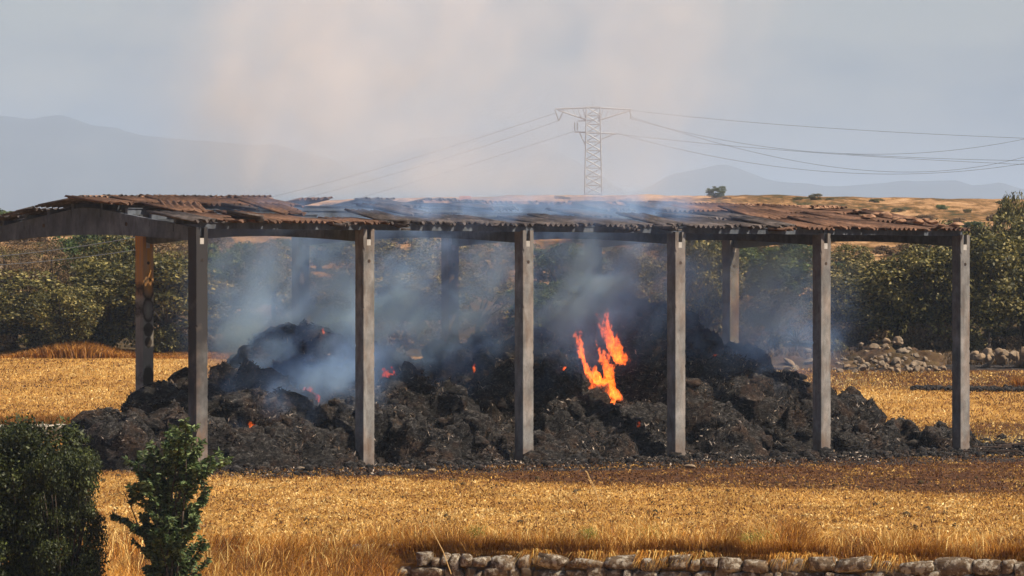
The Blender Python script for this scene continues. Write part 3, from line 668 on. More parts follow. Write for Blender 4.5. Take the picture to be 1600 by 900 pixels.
# mound of earth under that heap and the blackened ridge at the right
def earth(name, pxc, Y0, hw, hd, h, lb, seed):
    xs_ = np.linspace(-1, 1, 50); V = []
    for a in xs_:
        V.append(P3(xs_, a, np.maximum(0, 1 - xs_**2 - a*a)))
    V = np.concatenate(V); X0 = (pxc-800)/F*Y0
    Xe = X0 + V[:,0]*hw; Ye = Y0 + V[:,1]*hd; Ze = ground_z(Xe, Ye) - .06 + V[:,2]**.7*h + (fbm(P3(Xe*2, Ye*2, seed), 4)-.4)*h*1.3*(V[:,2]>0)
    ii = (np.arange(49)[:,None]*50 + np.arange(49)[None]).ravel()
    link(name, mesh_np(name, P3(Xe,Ye,Ze), np.stack([ii,ii+1,ii+51,ii+50],1), M_ground, attrs=dict(wild=np.ones(len(V)), scorch=np.full(len(V), .45), ash=np.full(len(V), .42))), label=lb, kind='structure')
earth('earth_bank', 1400, 206, 1.9, 3.2, .5, 'scorched bank under the tumbled boulders', 3)
earth('earth_bank', 1240, 205, 2.6, 3.0, .25, 'scorched bank behind the barn', 5)
n = 700; t = rng.random(n); px = 1425 + t*260; Yc = 188.5 + rng.normal(0, .5, n) - 1.2*t
Xc = (px-800)/F*Yc; rad = rng.uniform(.03, .09, n)
V, Fa = lumps(P3(Xc, Yc, ground_z(Xc, Yc)+rad*.6 + .03), rad, ICO1, .5, 4)
link('burnt_clods', mesh_np('burnt_clods', V, Fa, M_char), kind='stuff', label='line of blackened clods across the field at the right')
# stones of the terrace wall at the right edge
tw = empty('terrace_wall', wp(1570, 575, 203), label='tumbled terrace wall of leaning slabs at the right edge', cat='stone wall')
for i in range(34):
    px = random.uniform(1518, 1660); Y0 = 203 + random.uniform(-.5,.5); w_ = random.uniform(.2,.55)
    o = link('stone', rock(400+i, w_, random.uniform(.2,.55), .4, M_stone, 'stone'), tw); p = wp(px, random.uniform(548,572), Y0)
    o.location = [p[k]-tw.location[k] for k in range(3)]; o.rotation_euler = (random.gauss(0,.15), random.gauss(0,.35), random.gauss(0,.2))
for px, py, lb in ((22,558,'long pale flat stone lying at the foot of the left trees'),(78,561,'thin pale flat stone right of the longer one at the left trees')):
    boulder(px, py, 211, .7, .1, lb, M_pale, px, grp='pale flat stones at the foot of the left trees')
for px, py, w_, lb in ((1585,520,.5,'white pale rock patch between the trees at the right edge'),(1545,537,.9,'low pale slab under the trees at the right edge')):
    boulder(px, py+3, 226 if py < 530 else 219, w_*.8, .14, lb, M_pale, px, grp='pale rocks under the right trees')
for px, py, w_, lb in ((1078,731,.45,'pale flat scrap on the ash right of the fourth front post'),(470,735,.3,'pinkish stone lying in the ash left of the second front post'),(675,737,.22,'small pale stone in the ash between the second and third posts'),(988,712,.2,'upright pale scrap on the ash left of the fourth post'),(1298,706,.25,'white stone right at the foot of the fifth front post')):
    Y0 = CH*F/(py-HZ+4); Xq = (px-800)/F*Y0
    o = link('pale_stone', rock(px, w_*.8, .12, .3, M_stone, 'pale_stone'), label=lb, cat='stone', group='pale stones lying in the ash'); o.location = (Xq, Y0, .10); o.rotation_euler = (0,0,random.uniform(-.5,.5))

# ------------------------------------------------------------------ trees
def leaf_cloud(cent, rad, n, lw, ll, shell=.55, up=.3):
    k = rng.integers(0, len(cent), n); dv = rng.normal(size=(n,3)); dv /= np.linalg.norm(dv, axis=1, keepdims=True)
    flip = (dv[:,2] < -.2) & (rng.random(n) < .6); dv[flip, 2] *= -1
    r_ = rad[k] * (shell + (1-shell) * rng.random(n) ** .6)
    P = cent[k] + dv * r_[:, None] * np.array([1, 1, .8])
    P += (rng.random((n,3)) - .5) * .18
    nr = dv + rng.normal(size=(n,3)) * .8 + np.array([0,0,up]); nr /= np.linalg.norm(nr, axis=1, keepdims=True)
    a = np.cross(nr, rng.normal(size=(n,3))); a /= np.linalg.norm(a, axis=1, keepdims=True); b = np.cross(nr, a)
    L = (ll * rng.uniform(.6, 1.3, n))[:, None]; W = (lw * rng.uniform(.6, 1.3, n))[:, None]
    V = np.stack([P - a*L/2, P + b*W/2 - nr*W*.15, P + a*L/2, P - b*W/2 - nr*W*.15], 1).reshape(-1, 3)
    ct = rng.random(len(cent))[k] * .35
    t = np.clip(ct + rng.random(n) ** 1.6 * .75, 0, 1)
    return V, np.arange(n*4).reshape(-1, 4), np.repeat(t, 4)
def tree_meshes(seed, H=4.5, Wd=3.6, nl=9000, trunk=.5, clumps=46, cr=(.45,.85), mat=M_oak, leaf=(.075,.12), low=0.18):
    r_ = np.random.default_rng(seed); C = []
    while len(C) < clumps:
        p = r_.uniform(-1, 1, 3)
        if np.linalg.norm(p) < 1 and np.linalg.norm(p) > .35: C.append(p)
    C = np.array(C); C[:, 2] = C[:, 2] * .5 + .5
    wob = .75 + .5 * fbm(C * 1.7 + seed, 2, seed)
    cent = np.stack([C[:,0]*Wd/2*wob, C[:,1]*Wd/2*wob, H*(low + (1-low)*C[:,2]*(.72+.3*wob))], -1)
    cent[:,2] = np.minimum(cent[:,2], H-.3)
    rad = r_.uniform(cr[0], cr[1], clumps) * Wd/3.6
    V, Fa, t = leaf_cloud(cent, rad, nl, *leaf)
    crown = mesh_np('crown', V, Fa, mat, t)
    tk = MB(); base = Vector((0,0,-.4)); fork = Vector((r_.uniform(-.15,.15), r_.uniform(-.15,.15), H*trunk*.5)); tk.tube([base, fork], [.16*Wd/3.6, .11*Wd/3.6], 8)
    for k in r_.choice(clumps, min(16, clumps), replace=False):
        e = Vector(cent[k]); mid = fork.lerp(e, .5) + Vector(r_.normal(size=3)*.12) - Vector((0,0,.1)); tk.tube([fork, mid, e], [.075, .045, .015], 5)
    return crown, tk.mesh('trunk', M_bark, smooth=True)
def make_tree(var, loc, scale, rz, label, name='oak_tree', cat='tree', group=None):
    o = empty(name, loc, label=label, cat=cat, group=group); o.rotation_euler = (0,0,rz); o.scale = scale
    link('crown', var[0], o); link('trunk', var[1], o); return o
OAK = [tree_meshes(s_, mat=M_oak, nl=9500, leaf=(.10,.17), clumps=60, cr=(.30,.75)) for s_ in (1,2,3,4)]
OLV = [tree_meshes(s_, mat=M_olive, nl=8000, cr=(.3,.65), leaf=(.09,.15)) for s_ in (7,8)]
FRS = [tree_meshes(s_, mat=M_fresh, nl=8500, leaf=(.10,.17), cr=(.3,.7)) for s_ in (11,12)]
BRN = [tree_meshes(s_, mat=M_brown, nl=4200, clumps=40, cr=(.3,.6), leaf=(.05,.10)) for s_ in (15,16)]
def T(var, px, ybase, ytop, wpx, Y0, label, name='oak_tree', group='trees along the far field edge', cat='tree'):
    X0 = (px-800)/F*Y0; zb = float(ground_z(X0, Y0)); H = CH + (HZ-ytop)/F*Y0 - zb; Wm = wpx/F*Y0
    return make_tree(var, (X0, Y0, zb), (Wm/3.9, Wm/3.9, max(H,.6)/4.5), random.uniform(0,6.28), label, name, cat, group)
TR = [ # front rank
 (OAK[0], 20,0,428,190,214,'wide olive green oak at the left edge of the field'),
 (OAK[1],100,0,452,120,212,'low rounded oak second from the left edge'),
 (OAK[2],170,0,412,190,215,'broad pale tipped oak left of the scorch marked post'),
 (OAK[3],262,0,405,180,214,'dense oak seen between the first back post and first front post'),
 (OAK[1],345,0,440,120,216,'oak just right of the first front post, edge lost in smoke'),
 (OLV[0],630,0,430,190,222,'smoky grey green tree right of the second front post'),
 (OLV[1],520,0,420,150,226,'hazy tree in the smoke left of the second front post'),
 (OLV[0],745,0,430,150,222,'grey green tree right of the second back post in smoke'),
 (FRS[0],850,0,440,130,218,'yellow green shrubby tree right of the third front post'),
 (OLV[1],1010,0,410,130,220,'small tree seen just left of the fourth front post'),
 (OAK[2],1105,0,382,130,214,'dark tall oak right of the fourth front post'),
 (OAK[0],1215,0,455,110,216,'dim oak left of the fifth front post behind smoke'),
 (BRN[0],1245,0,480,90,212,'dry brown shrubby tree left of the fifth front post'),
 (OLV[0],1340,0,410,150,219,'browner olive tree right of the fifth front post'),
 (OAK[3],1400,0,405,170,214,'dark rounded oak behind the tumbled boulders'),
 (OAK[1],1465,0,390,150,213,'dark oak just left of the last front post'),
 (OAK[2],1545,0,372,170,212,'big dark oak right of the last front post'),
 (OAK[0],1600,0,345,160,216,'tallest dark oak at the right edge'),
 (OAK[3],1690,0,340,200,214,'dark oak just beyond the right edge'),
 # second rank
 (BRN[1],30,0,373,149,228,'sparse dry tree with bare twigs at the far left'),
 (BRN[0],85,0,376,126,230,'sparse bare topped tree behind the left oaks'),
 (FRS[1],140,0,360,114,245,'bluish green tree glimpsed under the first gable beam'),
 (OAK[0],185,0,362,138,230,'dark tree rising to the gable beam by the first back post'),
 (BRN[1],275,0,376,103,228,'thin twiggy tree left of the first front post'),
 (FRS[0],350,0,380,126,236,'bright green tree right of the first front post'),
 (OLV[1],430,0,383,126,238,'hazy tree left of the second back post'),
 (OLV[0],600,0,378,161,246,'pale tree top in the smoke right of the second front post'),
 (OLV[1],680,0,373,138,248,'tan tree left of the third back post'),
 (FRS[1],880,0,383,149,240,'hazy green tree left of the fourth back post'),
 (OLV[0],975,0,388,138,242,'hazy tree right of the fourth back post'),
 (FRS[0],1185,0,386,149,240,'yellow green tree right of the fifth back post'),
 (FRS[1],1235,0,378,114,250,'light green tree just left of the fifth front post'),
 (OLV[1],1320,0,383,138,238,'greyish tree against the eave right of the fifth post'),
 (OAK[3],1500,0,353,149,232,'oak top showing over the last front post'),
 (FRS[1],-20,0,326,150,330,'distant bluish tree line tree at the far left edge'),
 (OLV[0],45,0,337,90,330,'distant grey tree just above the left end of the roof'),
 (OAK[1],1582,0,312,62,222,'slim dark tree top standing above the others at the right edge')]
for v_, px, yb, yt, wd, Y0, lb in TR: T(v_, px, yb, yt, wd, Y0, lb)
for i in range(22):
    px = -40 + i*78 + random.uniform(-25,25); Y1 = random.uniform(262, 300)
    if 1330 < px < 1480: continue
    k = i % 4; T([OLV[0], BRN[0], OLV[1], FRS[1]][k], px, 0, random.uniform(368, 388) - (12 if px > 1400 else 0), random.uniform(90,150), Y1, ['distant grey green tree on the lower slope', 'distant dry brown tree on the lower slope', 'distant olive tree on the lower slope', 'distant green tree on the lower slope'][k]+' seen '+where(px), group='distant trees on the lower slope')
# understorey and hillside scrub
SHR = [tree_meshes(s_, H=1.2, Wd=2.0, nl=2200, clumps=14, cr=(.5,.9), mat=mm, leaf=(.10,.16), low=.1) for s_, mm in ((21,M_oak),(22,M_olive),(23,M_fresh),(24,M_brown))]
SHL = ['dark green shrub on the dry slope behind the barn', 'grey green shrub on the dry slope behind the barn', 'bright green shrub on the dry slope behind the barn', 'brown dry shrub on the slope behind the barn']
for i in range(175):
    Y0 = 236 + 228*random.random()**.8; px = random.uniform(-80, 1680); k = random.choices(range(4), (3,4,1,7))[0]
    X0 = (px-800)/F*Y0; o = empty('shrub', (X0, Y0, float(ground_z(X0,Y0))-.1), label=SHL[k].replace('behind the barn', where(px)), cat='shrub', group='shrubs scattered over the dry hillside')
    link('foliage', SHR[k][0], o); s_ = random.uniform(.5, 1.4) * (1 if Y0 < 330 else .6 if Y0 < 400 else .35); o.scale = (s_*1.3, s_*1.3, s_*random.uniform(.7,1.0)); o.rotation_euler = (0,0,random.uniform(0,6))
for px, yt, wd, lb in ((1120,291,36,'lone round tree on the skyline right of the pylon'),(1275,303,24,'small tree on the skyline above the right half of the roof'),(1248,308,18,'tiny shrub on the skyline left of the small tree'),(1298,309,16,'tiny shrub on the skyline right of the small tree')):
    Y0 = 462; X0 = (px-800)/F*Y0; zb = float(ground_z(X0,Y0))-.2; H = CH + (HZ-yt)/F*Y0 - zb
    o = make_tree(FRS[0] if wd > 30 else OAK[1], (X0,Y0,zb), (wd/F*Y0/3.9,)*2+(H/4.5,), .5, lb, 'skyline_tree', 'tree', 'trees on the skyline')
for k, (pxa, pxb, n_) in enumerate(((330,820,16),(1150,1600,22),(-60,330,14), (-60,1660,52))):
    for i in range(n_):
        px = random.uniform(pxa, pxb); Y0 = random.uniform(212, 222) if k < 3 else random.uniform(222, 262); X0 = (px-800)/F*Y0; kk = random.choice((0,1,3,3))
        o = empty('shrub', (X0, Y0, float(ground_z(X0,Y0))-.1), label='low '+['dark green','grey green','green','brown'][kk]+' shrub at the foot of the trees, '+where(px), cat='shrub', group='undergrowth shrubs at the foot of the far trees')
        link('foliage', SHR[kk][0], o); s_ = random.uniform(.5, 1.1) * (1 if k < 3 else 1.6); o.scale = (s_,)*3

# foreground bushes
def fg_bush():
    cent = []; rad = []
    for i in range(130):
        t = rng.random(); ang = rng.random()*6.28; rr = rng.random()**.5
        z_ = .1 + 2.75*t; wmax = 1.15*(1 - .30*t**2.5)
        cent.append((rr*wmax*math.cos(ang)*1.1, rr*wmax*math.sin(ang), z_)); rad.append(rng.uniform(.22,.42))
    cent.append((-.5,0,2.7)); rad.append(.5)
    V, Fa, t = leaf_cloud(np.array(cent), np.array(rad), 48000, .042, .078, .45, .4)
    return mesh_np('foliage', V, Fa, M_bush, t)
def stems(b_, pts_list):
    for pts, rs in pts_list: b_.tube(pts, rs, 6)
bush_me = fg_bush(); bb = MB()
for i in range(14):
    a = random.uniform(0,6.28); bb.tube([(.1*math.cos(a),.1*math.sin(a),-.3),(.4*math.cos(a),.4*math.sin(a),1.1),(.75*math.cos(a),.75*math.sin(a),2.3)], [.04,.025,.01], 6)
stem_me = bb.mesh('stem', M_bark, smooth=True)
for px, yt, Y0, sc_, lb in ((38,650,87,.95,'large dense dark green bush filling the lower left corner'),(100,700,86.2,.6,'lower right shoulder of dark bush beside the sapling'),(-70,690,86.5,.95,'dark bush cut off by the left edge')):
    X0 = (px-800)/F*Y0; zb = float(ground_z(X0,Y0)); H = CH + (HZ-yt)/F*Y0 - zb
    o = empty('bush', (X0,Y0,zb), label=lb, cat='bush', group='dark bushes in the lower left corner'); link('foliage', bush_me, o); link('stem', stem_me, o); o.scale = (sc_*.92, sc_*.92, H/3.15); o.rotation_euler = (0,0,px)
# sapling: arching twigs with hanging leaves
Y0 = 85.5; X0 = (266-800)/F*Y0; zb = float(ground_z(X0,Y0))
sap = empty('sapling', (X0,Y0,zb), label='leafy green sapling with arching twigs left of the first front post', cat='sapling')
H = CH + (HZ-668)/F*Y0 - zb; sb = MB(); LP = []; LD = []
def twig(p, d_, L, r_, depth):
    pts = [Vector(p)]; d_ = Vector(d_).normalized(); n_ = 8
    for i in range(n_):
        d_ = (d_ + Vector((random.gauss(0,.06), random.gauss(0,.06), random.gauss(.02,.05)))).normalized(); pts.append(pts[-1] + d_*L/n_)
    sb.tube(pts, [r_*(1-.1*i) for i in range(n_+1)], 5)
    for i in range(n_):
        if depth > 0 and i > 0 and random.random() < .75:
            a = random.uniform(0, 6.28); nd = (d_*.8 + Vector((math.cos(a), math.sin(a), .25))).normalized(); twig(pts[i], nd, L*random.uniform(.22,.38), r_*.5, depth-1)
        if depth < 2:
            for j in range(7): LP.append(tuple(pts[i].lerp(pts[i+1], j/7))); LD.append(tuple(d_))
for k in range(11):
    a = 2*math.pi*k/11 + random.uniform(-.2,.2); lean = random.uniform(.05,.42) if k else .02
    twig((0,0,-.1+.05*k), (lean*math.cos(a)*1.0, lean*math.sin(a)*.7, 1), H*(.98 - lean*.75), .028, 2)
P = np.array(LP); D = np.array(LD); n = len(P)
side = np.cross(D, np.array([0,0,1.0])); side += 1e-3; side /= np.linalg.norm(side, axis=1, keepdims=True); side *= rng.choice([-1,1], n)[:,None]
ld = side*.75 + D*.45 + np.array([0,0,-.45]) + rng.normal(size=(n,3))*.28; ld /= np.linalg.norm(ld, axis=1, keepdims=True)
wd = np.cross(ld, rng.normal(size=(n,3))); wd /= np.linalg.norm(wd, axis=1, keepdims=True); up_ = np.cross(ld, wd)
L = rng.uniform(.06, .115, n)[:,None]; W = L*.38
V = np.stack([P, P+ld*L*.35+wd*W*.5+up_*.008, P+ld*L*.75+wd*W*.38-up_*.004, P+ld*L-up_*.012, P+ld*L*.75-wd*W*.38-up_*.004, P+ld*L*.35-wd*W*.5+up_*.008], 1).reshape(-1,3)
b0 = np.arange(n)*6; Fq = np.concatenate([np.stack([b0,b0+1,b0+2,b0+3],1), np.stack([b0,b0+3,b0+4,b0+5],1)])
link('foliage', mesh_np('foliage', V, Fq, M_sap, np.repeat(rng.random(n), 6)), sap); link('stem', sb.mesh('stem', M_bark, smooth=True), sap)
print('sapling leaves', n)

# ------------------------------------------------------------------ straw, grass
def blades(name, X, Y, h, wd, lean, mat, label, tint=None, zoff=0.0, wind=0.0, segs=2):
    n = len(X); Zb = ground_z(X, Y) + zoff; a = rng.random(n)*6.283
    dx, dy = np.cos(a), np.sin(a); ln = lean * rng.uniform(.1, 1.7, n); b_ = 14*fbm(P3(X*1.6, Y*.8, 5), 3, 77, .6) + rng.normal(0, 1.3, n); lx = np.cos(b_)*ln + wind; ly = np.sin(b_)*ln
    B = P3(X, Y, Zb); Wv = P3(dx*wd/2, dy*wd/2, 0*dx)
    if segs == 1:
        V = np.stack([B-Wv, B+Wv, B + P3(lx*h, ly*h, h)], 1).reshape(-1,3); Fa = np.arange(n*3).reshape(-1,3); k = 3
    else:
        Mi = B + P3(lx*h*.3, ly*h*.3, h*.6); Tp = B + P3(lx*h*1.1, ly*h*1.1, h*(1-.25*np.abs(ln)))
        V = np.stack([B-Wv, B+Wv, Mi+Wv*.8, Mi-Wv*.8, Tp], 1).reshape(-1,3); b0 = np.arange(n)*5; k = 5
        Fa = np.concatenate([np.stack([b0,b0+1,b0+2],1), np.stack([b0,b0+2,b0+3],1), np.stack([b0+3,b0+2,b0+4],1)])
    t = rng.random(n) if tint is None else tint
    return link(name, mesh_np(name, V, Fa, mat, np.repeat(np.clip(t,0,1), k)), kind='stuff', label=label)
def patchy(X, Y, f=.5, sd=0): return fbm(P3(X*f, Y*f*.35, 1.7), 4, sd, .6)
# near stubble
n = 170000; Yb = 92 + 46*rng.random(n)**.85; Xb = (rng.random(n)-.5)*(.205*Yb + 5)
fr = 126.5 - .75*np.clip(Xb, -9, 9); keep = rng.random(n) < np.clip(1.05 - sm(fr-4, fr+6, Yb)*1.1, .0, 1); keep &= rng.random(n) < .25 + 1.5*(patchy(Xb,Yb,1.5)-.2)
Xb, Yb = Xb[keep], Yb[keep]; tn = np.clip(rng.random(len(Xb))**.8*.75 + (patchy(Xb,Yb,.35,4)-.42)*1.0, 0, 1) - .35*sm(-6, 3, Yb - (126.5 - .75*np.clip(Xb, -9, 9)))
blades('stubble', Xb, Yb, rng.uniform(.025,.085,len(Xb)), rng.uniform(.012,.03,len(Xb)), .8, M_straw, 'cut straw stubble of the near field', tn, segs=1)
def litter(Xq, Yq, size, tint, label, mat=None):
    V, Fa, t = flakes(P3(Xq, Yq, ground_z(Xq, Yq) + rng.random(len(Xq))*.05), P3(0*Xq, 0*Xq, 1+0*Xq), size)
    link('loose_straw', mesh_np('loose_straw', V, Fa, mat or M_straw, np.clip(np.repeat(tint, 4), 0, 1)), kind='stuff', label=label)
n = 260000; Yl = 92.3 + 56*rng.random(n); Xl = (rng.random(n)-.5)*(.205*Yl + 14); fr = 126.5 - .75*np.clip(Xl, -9, 9)
pt = patchy(Xl, Yl, 1.1, 8); s_, v_ = sv(Xl, Yl); k = (rng.random(n) < .2 + 1.7*(pt-.25)) & ((v_ < -3 - .10*(s_-10)) | (s_ > 30) | (s_ < -3)); Xl, Yl, fr, pt = Xl[k], Yl[k], fr[k], pt[k]
tl = rng.random(len(Xl))**1.1*.8 + (pt-.45)*1.4 - .44*sm(-7, 7, Yl-fr)
litter(Xl, Yl, .095, tl, 'loose cut straw lying over the near field')
n = 70000; Yl = 158 + 52*rng.random(n); Xl = (rng.random(n)-.5)*(.205*Yl + 5); s_, v_ = sv(Xl, Yl); k = (Yl < 209 - 9*sm(4,14,Xl)) & ~((v_ < 12) & (s_ < 30) & (s_ > -2)); Xl, Yl = Xl[k], Yl[k]
litter(Xl, Yl, .13, rng.random(len(Xl))*.8 + (patchy(Xl, Yl, .5, 8)-.45)*1.5, 'loose cut straw lying over the field behind the barn')
n = 1500; Yl = 93 + 38*rng.random(n); Xl = (rng.random(n)-.5)*(.205*Yl + 5); rad = rng.gamma(2, .008, n) + .010
V, Fa = lumps(P3(Xl, Yl, ground_z(Xl, Yl)+rad*.4), rad, ICO1, .5, 2); link('soil_clods', mesh_np('soil_clods', V, Fa, M_ground, attrs=dict(wild=np.ones(len(V)))), kind='stuff', label='small brown soil clods among the near stubble')
n = 120000; Yb = 156 + 56*rng.random(n); Xb = (rng.random(n)-.5)*(.205*Yb + 6)
led = 209 - 9*sm(4,14,Xb); s_, v_ = sv(Xb, Yb); keep = (Yb < led) & ~((v_ < 12) & (s_ < 30) & (s_ > -2)); keep &= rng.random(n) < .3 + 1.4*(patchy(Xb,Yb,1.0)-.2)
Xb, Yb = Xb[keep], Yb[keep]; tn = np.clip(rng.random(len(Xb))*.7 + (patchy(Xb,Yb,.22,6)-.42)*1.2, 0, 1)
blades('stubble', Xb, Yb, rng.uniform(.03,.11,len(Xb)), rng.uniform(.02,.045,len(Xb)), .7, M_straw, 'cut straw stubble of the field behind the barn', tn, segs=1)
# tall dry grass along the wall and the near bank
n = 90000; Xb = (rng.random(n)-.5)*25; Yb = wall_y(Xb) + .18 + np.abs(rng.normal(0, 3.2, n)); keep = (Xb > -2.6) & (rng.random(n) < .15 + 1.9*(fbm(P3(Xb*.9, Yb*.5, 9), 4, 3, .6)-.3)); Xa, Ya = Xb[keep], Yb[keep]
hh = rng.uniform(.15,.68,len(Xa)) * (.1 + 1.9*fbm(P3(Xa*1.3, Ya*.5, 4), 4, 3, .6)**1.3) * (1 - .65*sm(1, 6.5, Ya - wall_y(Xa)))
blades('dry_grass', Xa, Ya, hh, rng.uniform(.008,.016,len(Xa)), 1.0, M_dry, 'tall golden dry grass growing behind the stone wall', np.clip(rng.random(len(Xa))*.75 + (fbm(P3(Xa*1.8, Ya*.6, 3), 4, 91, .6)-.45)*1.6 + .08, 0, 1))
n = 60000; Xb = -1.65 - 9*rng.random(n); Yb = 82.5 + 12*rng.random(n); keep = rng.random(n) < .2 + 1.7*(fbm(P3(Xb*.7, Yb*.5, 2), 4, 5, .6)-.25); Xa, Ya = Xb[keep], Yb[keep]
hh = rng.uniform(.12,.5,len(Xa)) * (.2 + 1.5*fbm(P3(Xa*1.2, Ya*.6, 8), 4, 2, .6))
blades('dry_grass', Xa, Ya, hh, rng.uniform(.007,.014,len(Xa)), 1.25, M_dry, 'matted orange dry grass on the bank left of the wall', np.clip(rng.random(len(Xa))**1.2*.75 + (fbm(P3(Xa*1.8, Ya*.9, 3), 4, 91, .6)-.45)*1.7, 0, 1))
n = 4000; Xb = rng.uniform(-2.6, -1.3, n); Yb = rng.uniform(90.6, 93.4, n); blades('dry_grass', Xb, Yb, rng.uniform(.12,.4,n), rng.uniform(.008,.013,n), .9, M_dry, 'matted dry grass round the end of the stone wall', rng.random(n)*.8)
n = 26000; cx = rng.uniform(-1.5, 12, 60)[rng.integers(0, 60, n)]; Xb = cx + rng.normal(0, .22, n); Yb = wall_y(Xb) + rng.uniform(-.10, .2, n)
blades('dry_grass', Xb, Yb, rng.uniform(.12,.38,n), rng.uniform(.007,.012,n), .9, M_dry, 'dry grass drooping over the top of the stone wall', rng.random(n)*.7+.1, wind=.1, zoff=.05)
n = 1500; cx = rng.uniform(-1.7, 12, 13)[rng.integers(0, 13, n)]; Xb = cx + rng.normal(0, .13, n); B = P3(Xb, wall_y(Xb) - .02, rng.uniform(.0, .06, n)); sx = rng.normal(0, .07, n); L_ = rng.uniform(.3, 1, n)
Mi = B + P3(sx, -.16*L_, .07*L_); Tp = B + P3(sx*2.2, -.30, -.26*L_); Wv = P3(np.full(n, .005), 0, 0)
b0 = np.arange(n)*5; link('drooping_grass', mesh_np('drooping_grass', np.stack([B-Wv, B+Wv, Mi+Wv, Mi-Wv, Tp], 1).reshape(-1,3), np.concatenate([np.stack([b0,b0+1,b0+2],1), np.stack([b0,b0+2,b0+3],1), np.stack([b0+3,b0+2,b0+4],1)]), M_dry, np.repeat(rng.random(n), 5)), kind='stuff', label='dry grass hanging down over the face of the stone wall')
# grass tufts hanging at the far left field edge, and fringe under the left trees
n = 16000; Xb = -19 + 8.5*rng.random(n); Yb = 160.6 + np.abs(rng.normal(0, 2.2, n)); blades('dry_grass', Xb, Yb, rng.uniform(.3,.75,n), rng.uniform(.02,.04,n), .5, M_dry, 'dark gold grass behind the low pale wall at the left', rng.random(n)*.45)
n = 12000; Xb = -20 + 11*rng.random(n); Yb = 209.5 + 4*rng.random(n); hb = .10 + .6*np.exp(-((Xb + 16.9)/1.7)**2); blades('dry_grass', Xb, Yb, rng.uniform(.5,1.,n)*hb, rng.uniform(.03,.05,n), .5, M_dry, 'rough grass fringe under the left trees', rng.random(n)*.6)
n = 14000; Xb = 2 + 20*rng.random(n); Yb = 205 + 9*rng.random(n); blades('dry_grass', Xb, Yb, rng.uniform(.1,.35,n), rng.uniform(.03,.05,n), .5, M_brown, 'scorched brown grass round the boulders', rng.random(n)*.6)
n = 2500; Xb = 17.3 + 3*rng.random(n); Yb = 189.5 + 1.5*rng.random(n); blades('dry_grass', Xb, Yb, rng.uniform(.2,.45,n), rng.uniform(.02,.04,n), .5, M_dry, 'dry grass tuft by the blackened clods at the right', rng.random(n)*.6)
n = 1500; Xb = rng.uniform(-9, 12, n); Yb = wall_y(Xb) + rng.normal(0, 1.6, n) + .8 - 3.5*(Xb < -2)*rng.random(n); k = (Yb > wall_y(Xb)+.2) | (Xb < -2)
Xb, Yb = Xb[k], Yb[k]; n = len(Xb); blades('dry_grass', Xb, Yb, rng.uniform(.3,.65,n), rng.uniform(.010,.018,n), .9, M_dry, 'pale long stalks standing among the dry grass', rng.uniform(.85,1,n))
# single dry stalks and green weeds near the wall
def stalk(px, py, px2, py2, Y0, lb, head=False):
    a = wp(px, py, Y0); b_ = wp(px2, py2, Y0); mm = ((a[0]+b_[0])/2+.02, Y0, (a[2]+b_[2])/2+.02); q = MB().tube([a, mm, b_], [.008,.007,.005], 5)
    if head:
        for t in np.linspace(0, .6, 10):
            c0 = Vector(b_).lerp(Vector(a), t); q.bar(c0, c0 + Vector((random.uniform(-.05,.05), random.uniform(-.03,.03), .03)), .014, .004, 5)
    link('dry_stalk', q.mesh('dry_stalk', M_dstalk), label=lb, cat='stalk')
m = Mat('dry_stalk', .8); m.color((.62,.42,.18)); M_dstalk = m.m
stalk(938,790,917,738,96,'pale dry thistle stalk standing alone in the field between third and fourth posts', True)
stalk(705,897,676,830,91.3,'long pale stalk leaning left across the wall end')
stalk(880,872,902,841,92,'pale stalk leaning right above the wall, below the third post')
stalk(1238,858,1256,838,91,'short pale stalk leaning right near the wall, below the fifth post')
stalk(1520,855,1545,866,90.5,'bent pale stalk in the grass near the right end of the wall')
for px, py, w_, lb in ((1020,858,.32,'small yellow green weed behind the wall below the fourth post'),(1175,860,.26,'yellow green weed clump behind the wall, left one of a pair'),(1197,855,.36,'brighter yellow green weed clump, right one of a pair'),(920,856,.2,'tiny green weed behind the wall left of the others'),(740,833,.22,'faint green weed in the grass above the wall end')):
    Y1 = 92.3 if px < 1100 else 91.3; Xq = (px-800)/F*Y1; zq = float(ground_z(Xq, Y1))
    cen = np.array([[random.uniform(-.5,.5)*w_, random.uniform(-.3,.3)*w_, random.uniform(.12,.34)] for _ in range(9)])
    V, Fa, t = leaf_cloud(cen, np.full(9, .09), 700, .012, .03)
    o = empty('weed', (Xq, Y1, zq), label=lb, cat='weed', group='green weeds behind the wall'); 
    link('foliage', mesh_np('foliage', V, Fa, leafgreen := globals().get('leafgreen') or leaf_mat('weed_leaves', [(0,(.10,.13,.015)),(1,(.42,.42,.06))]), t), o)
    q = MB()
    for c_ in cen: q.bar((0,0,0), tuple(c_), .006, .003, 4)
    link('stem', q.mesh('stem', M_dstalk), o)

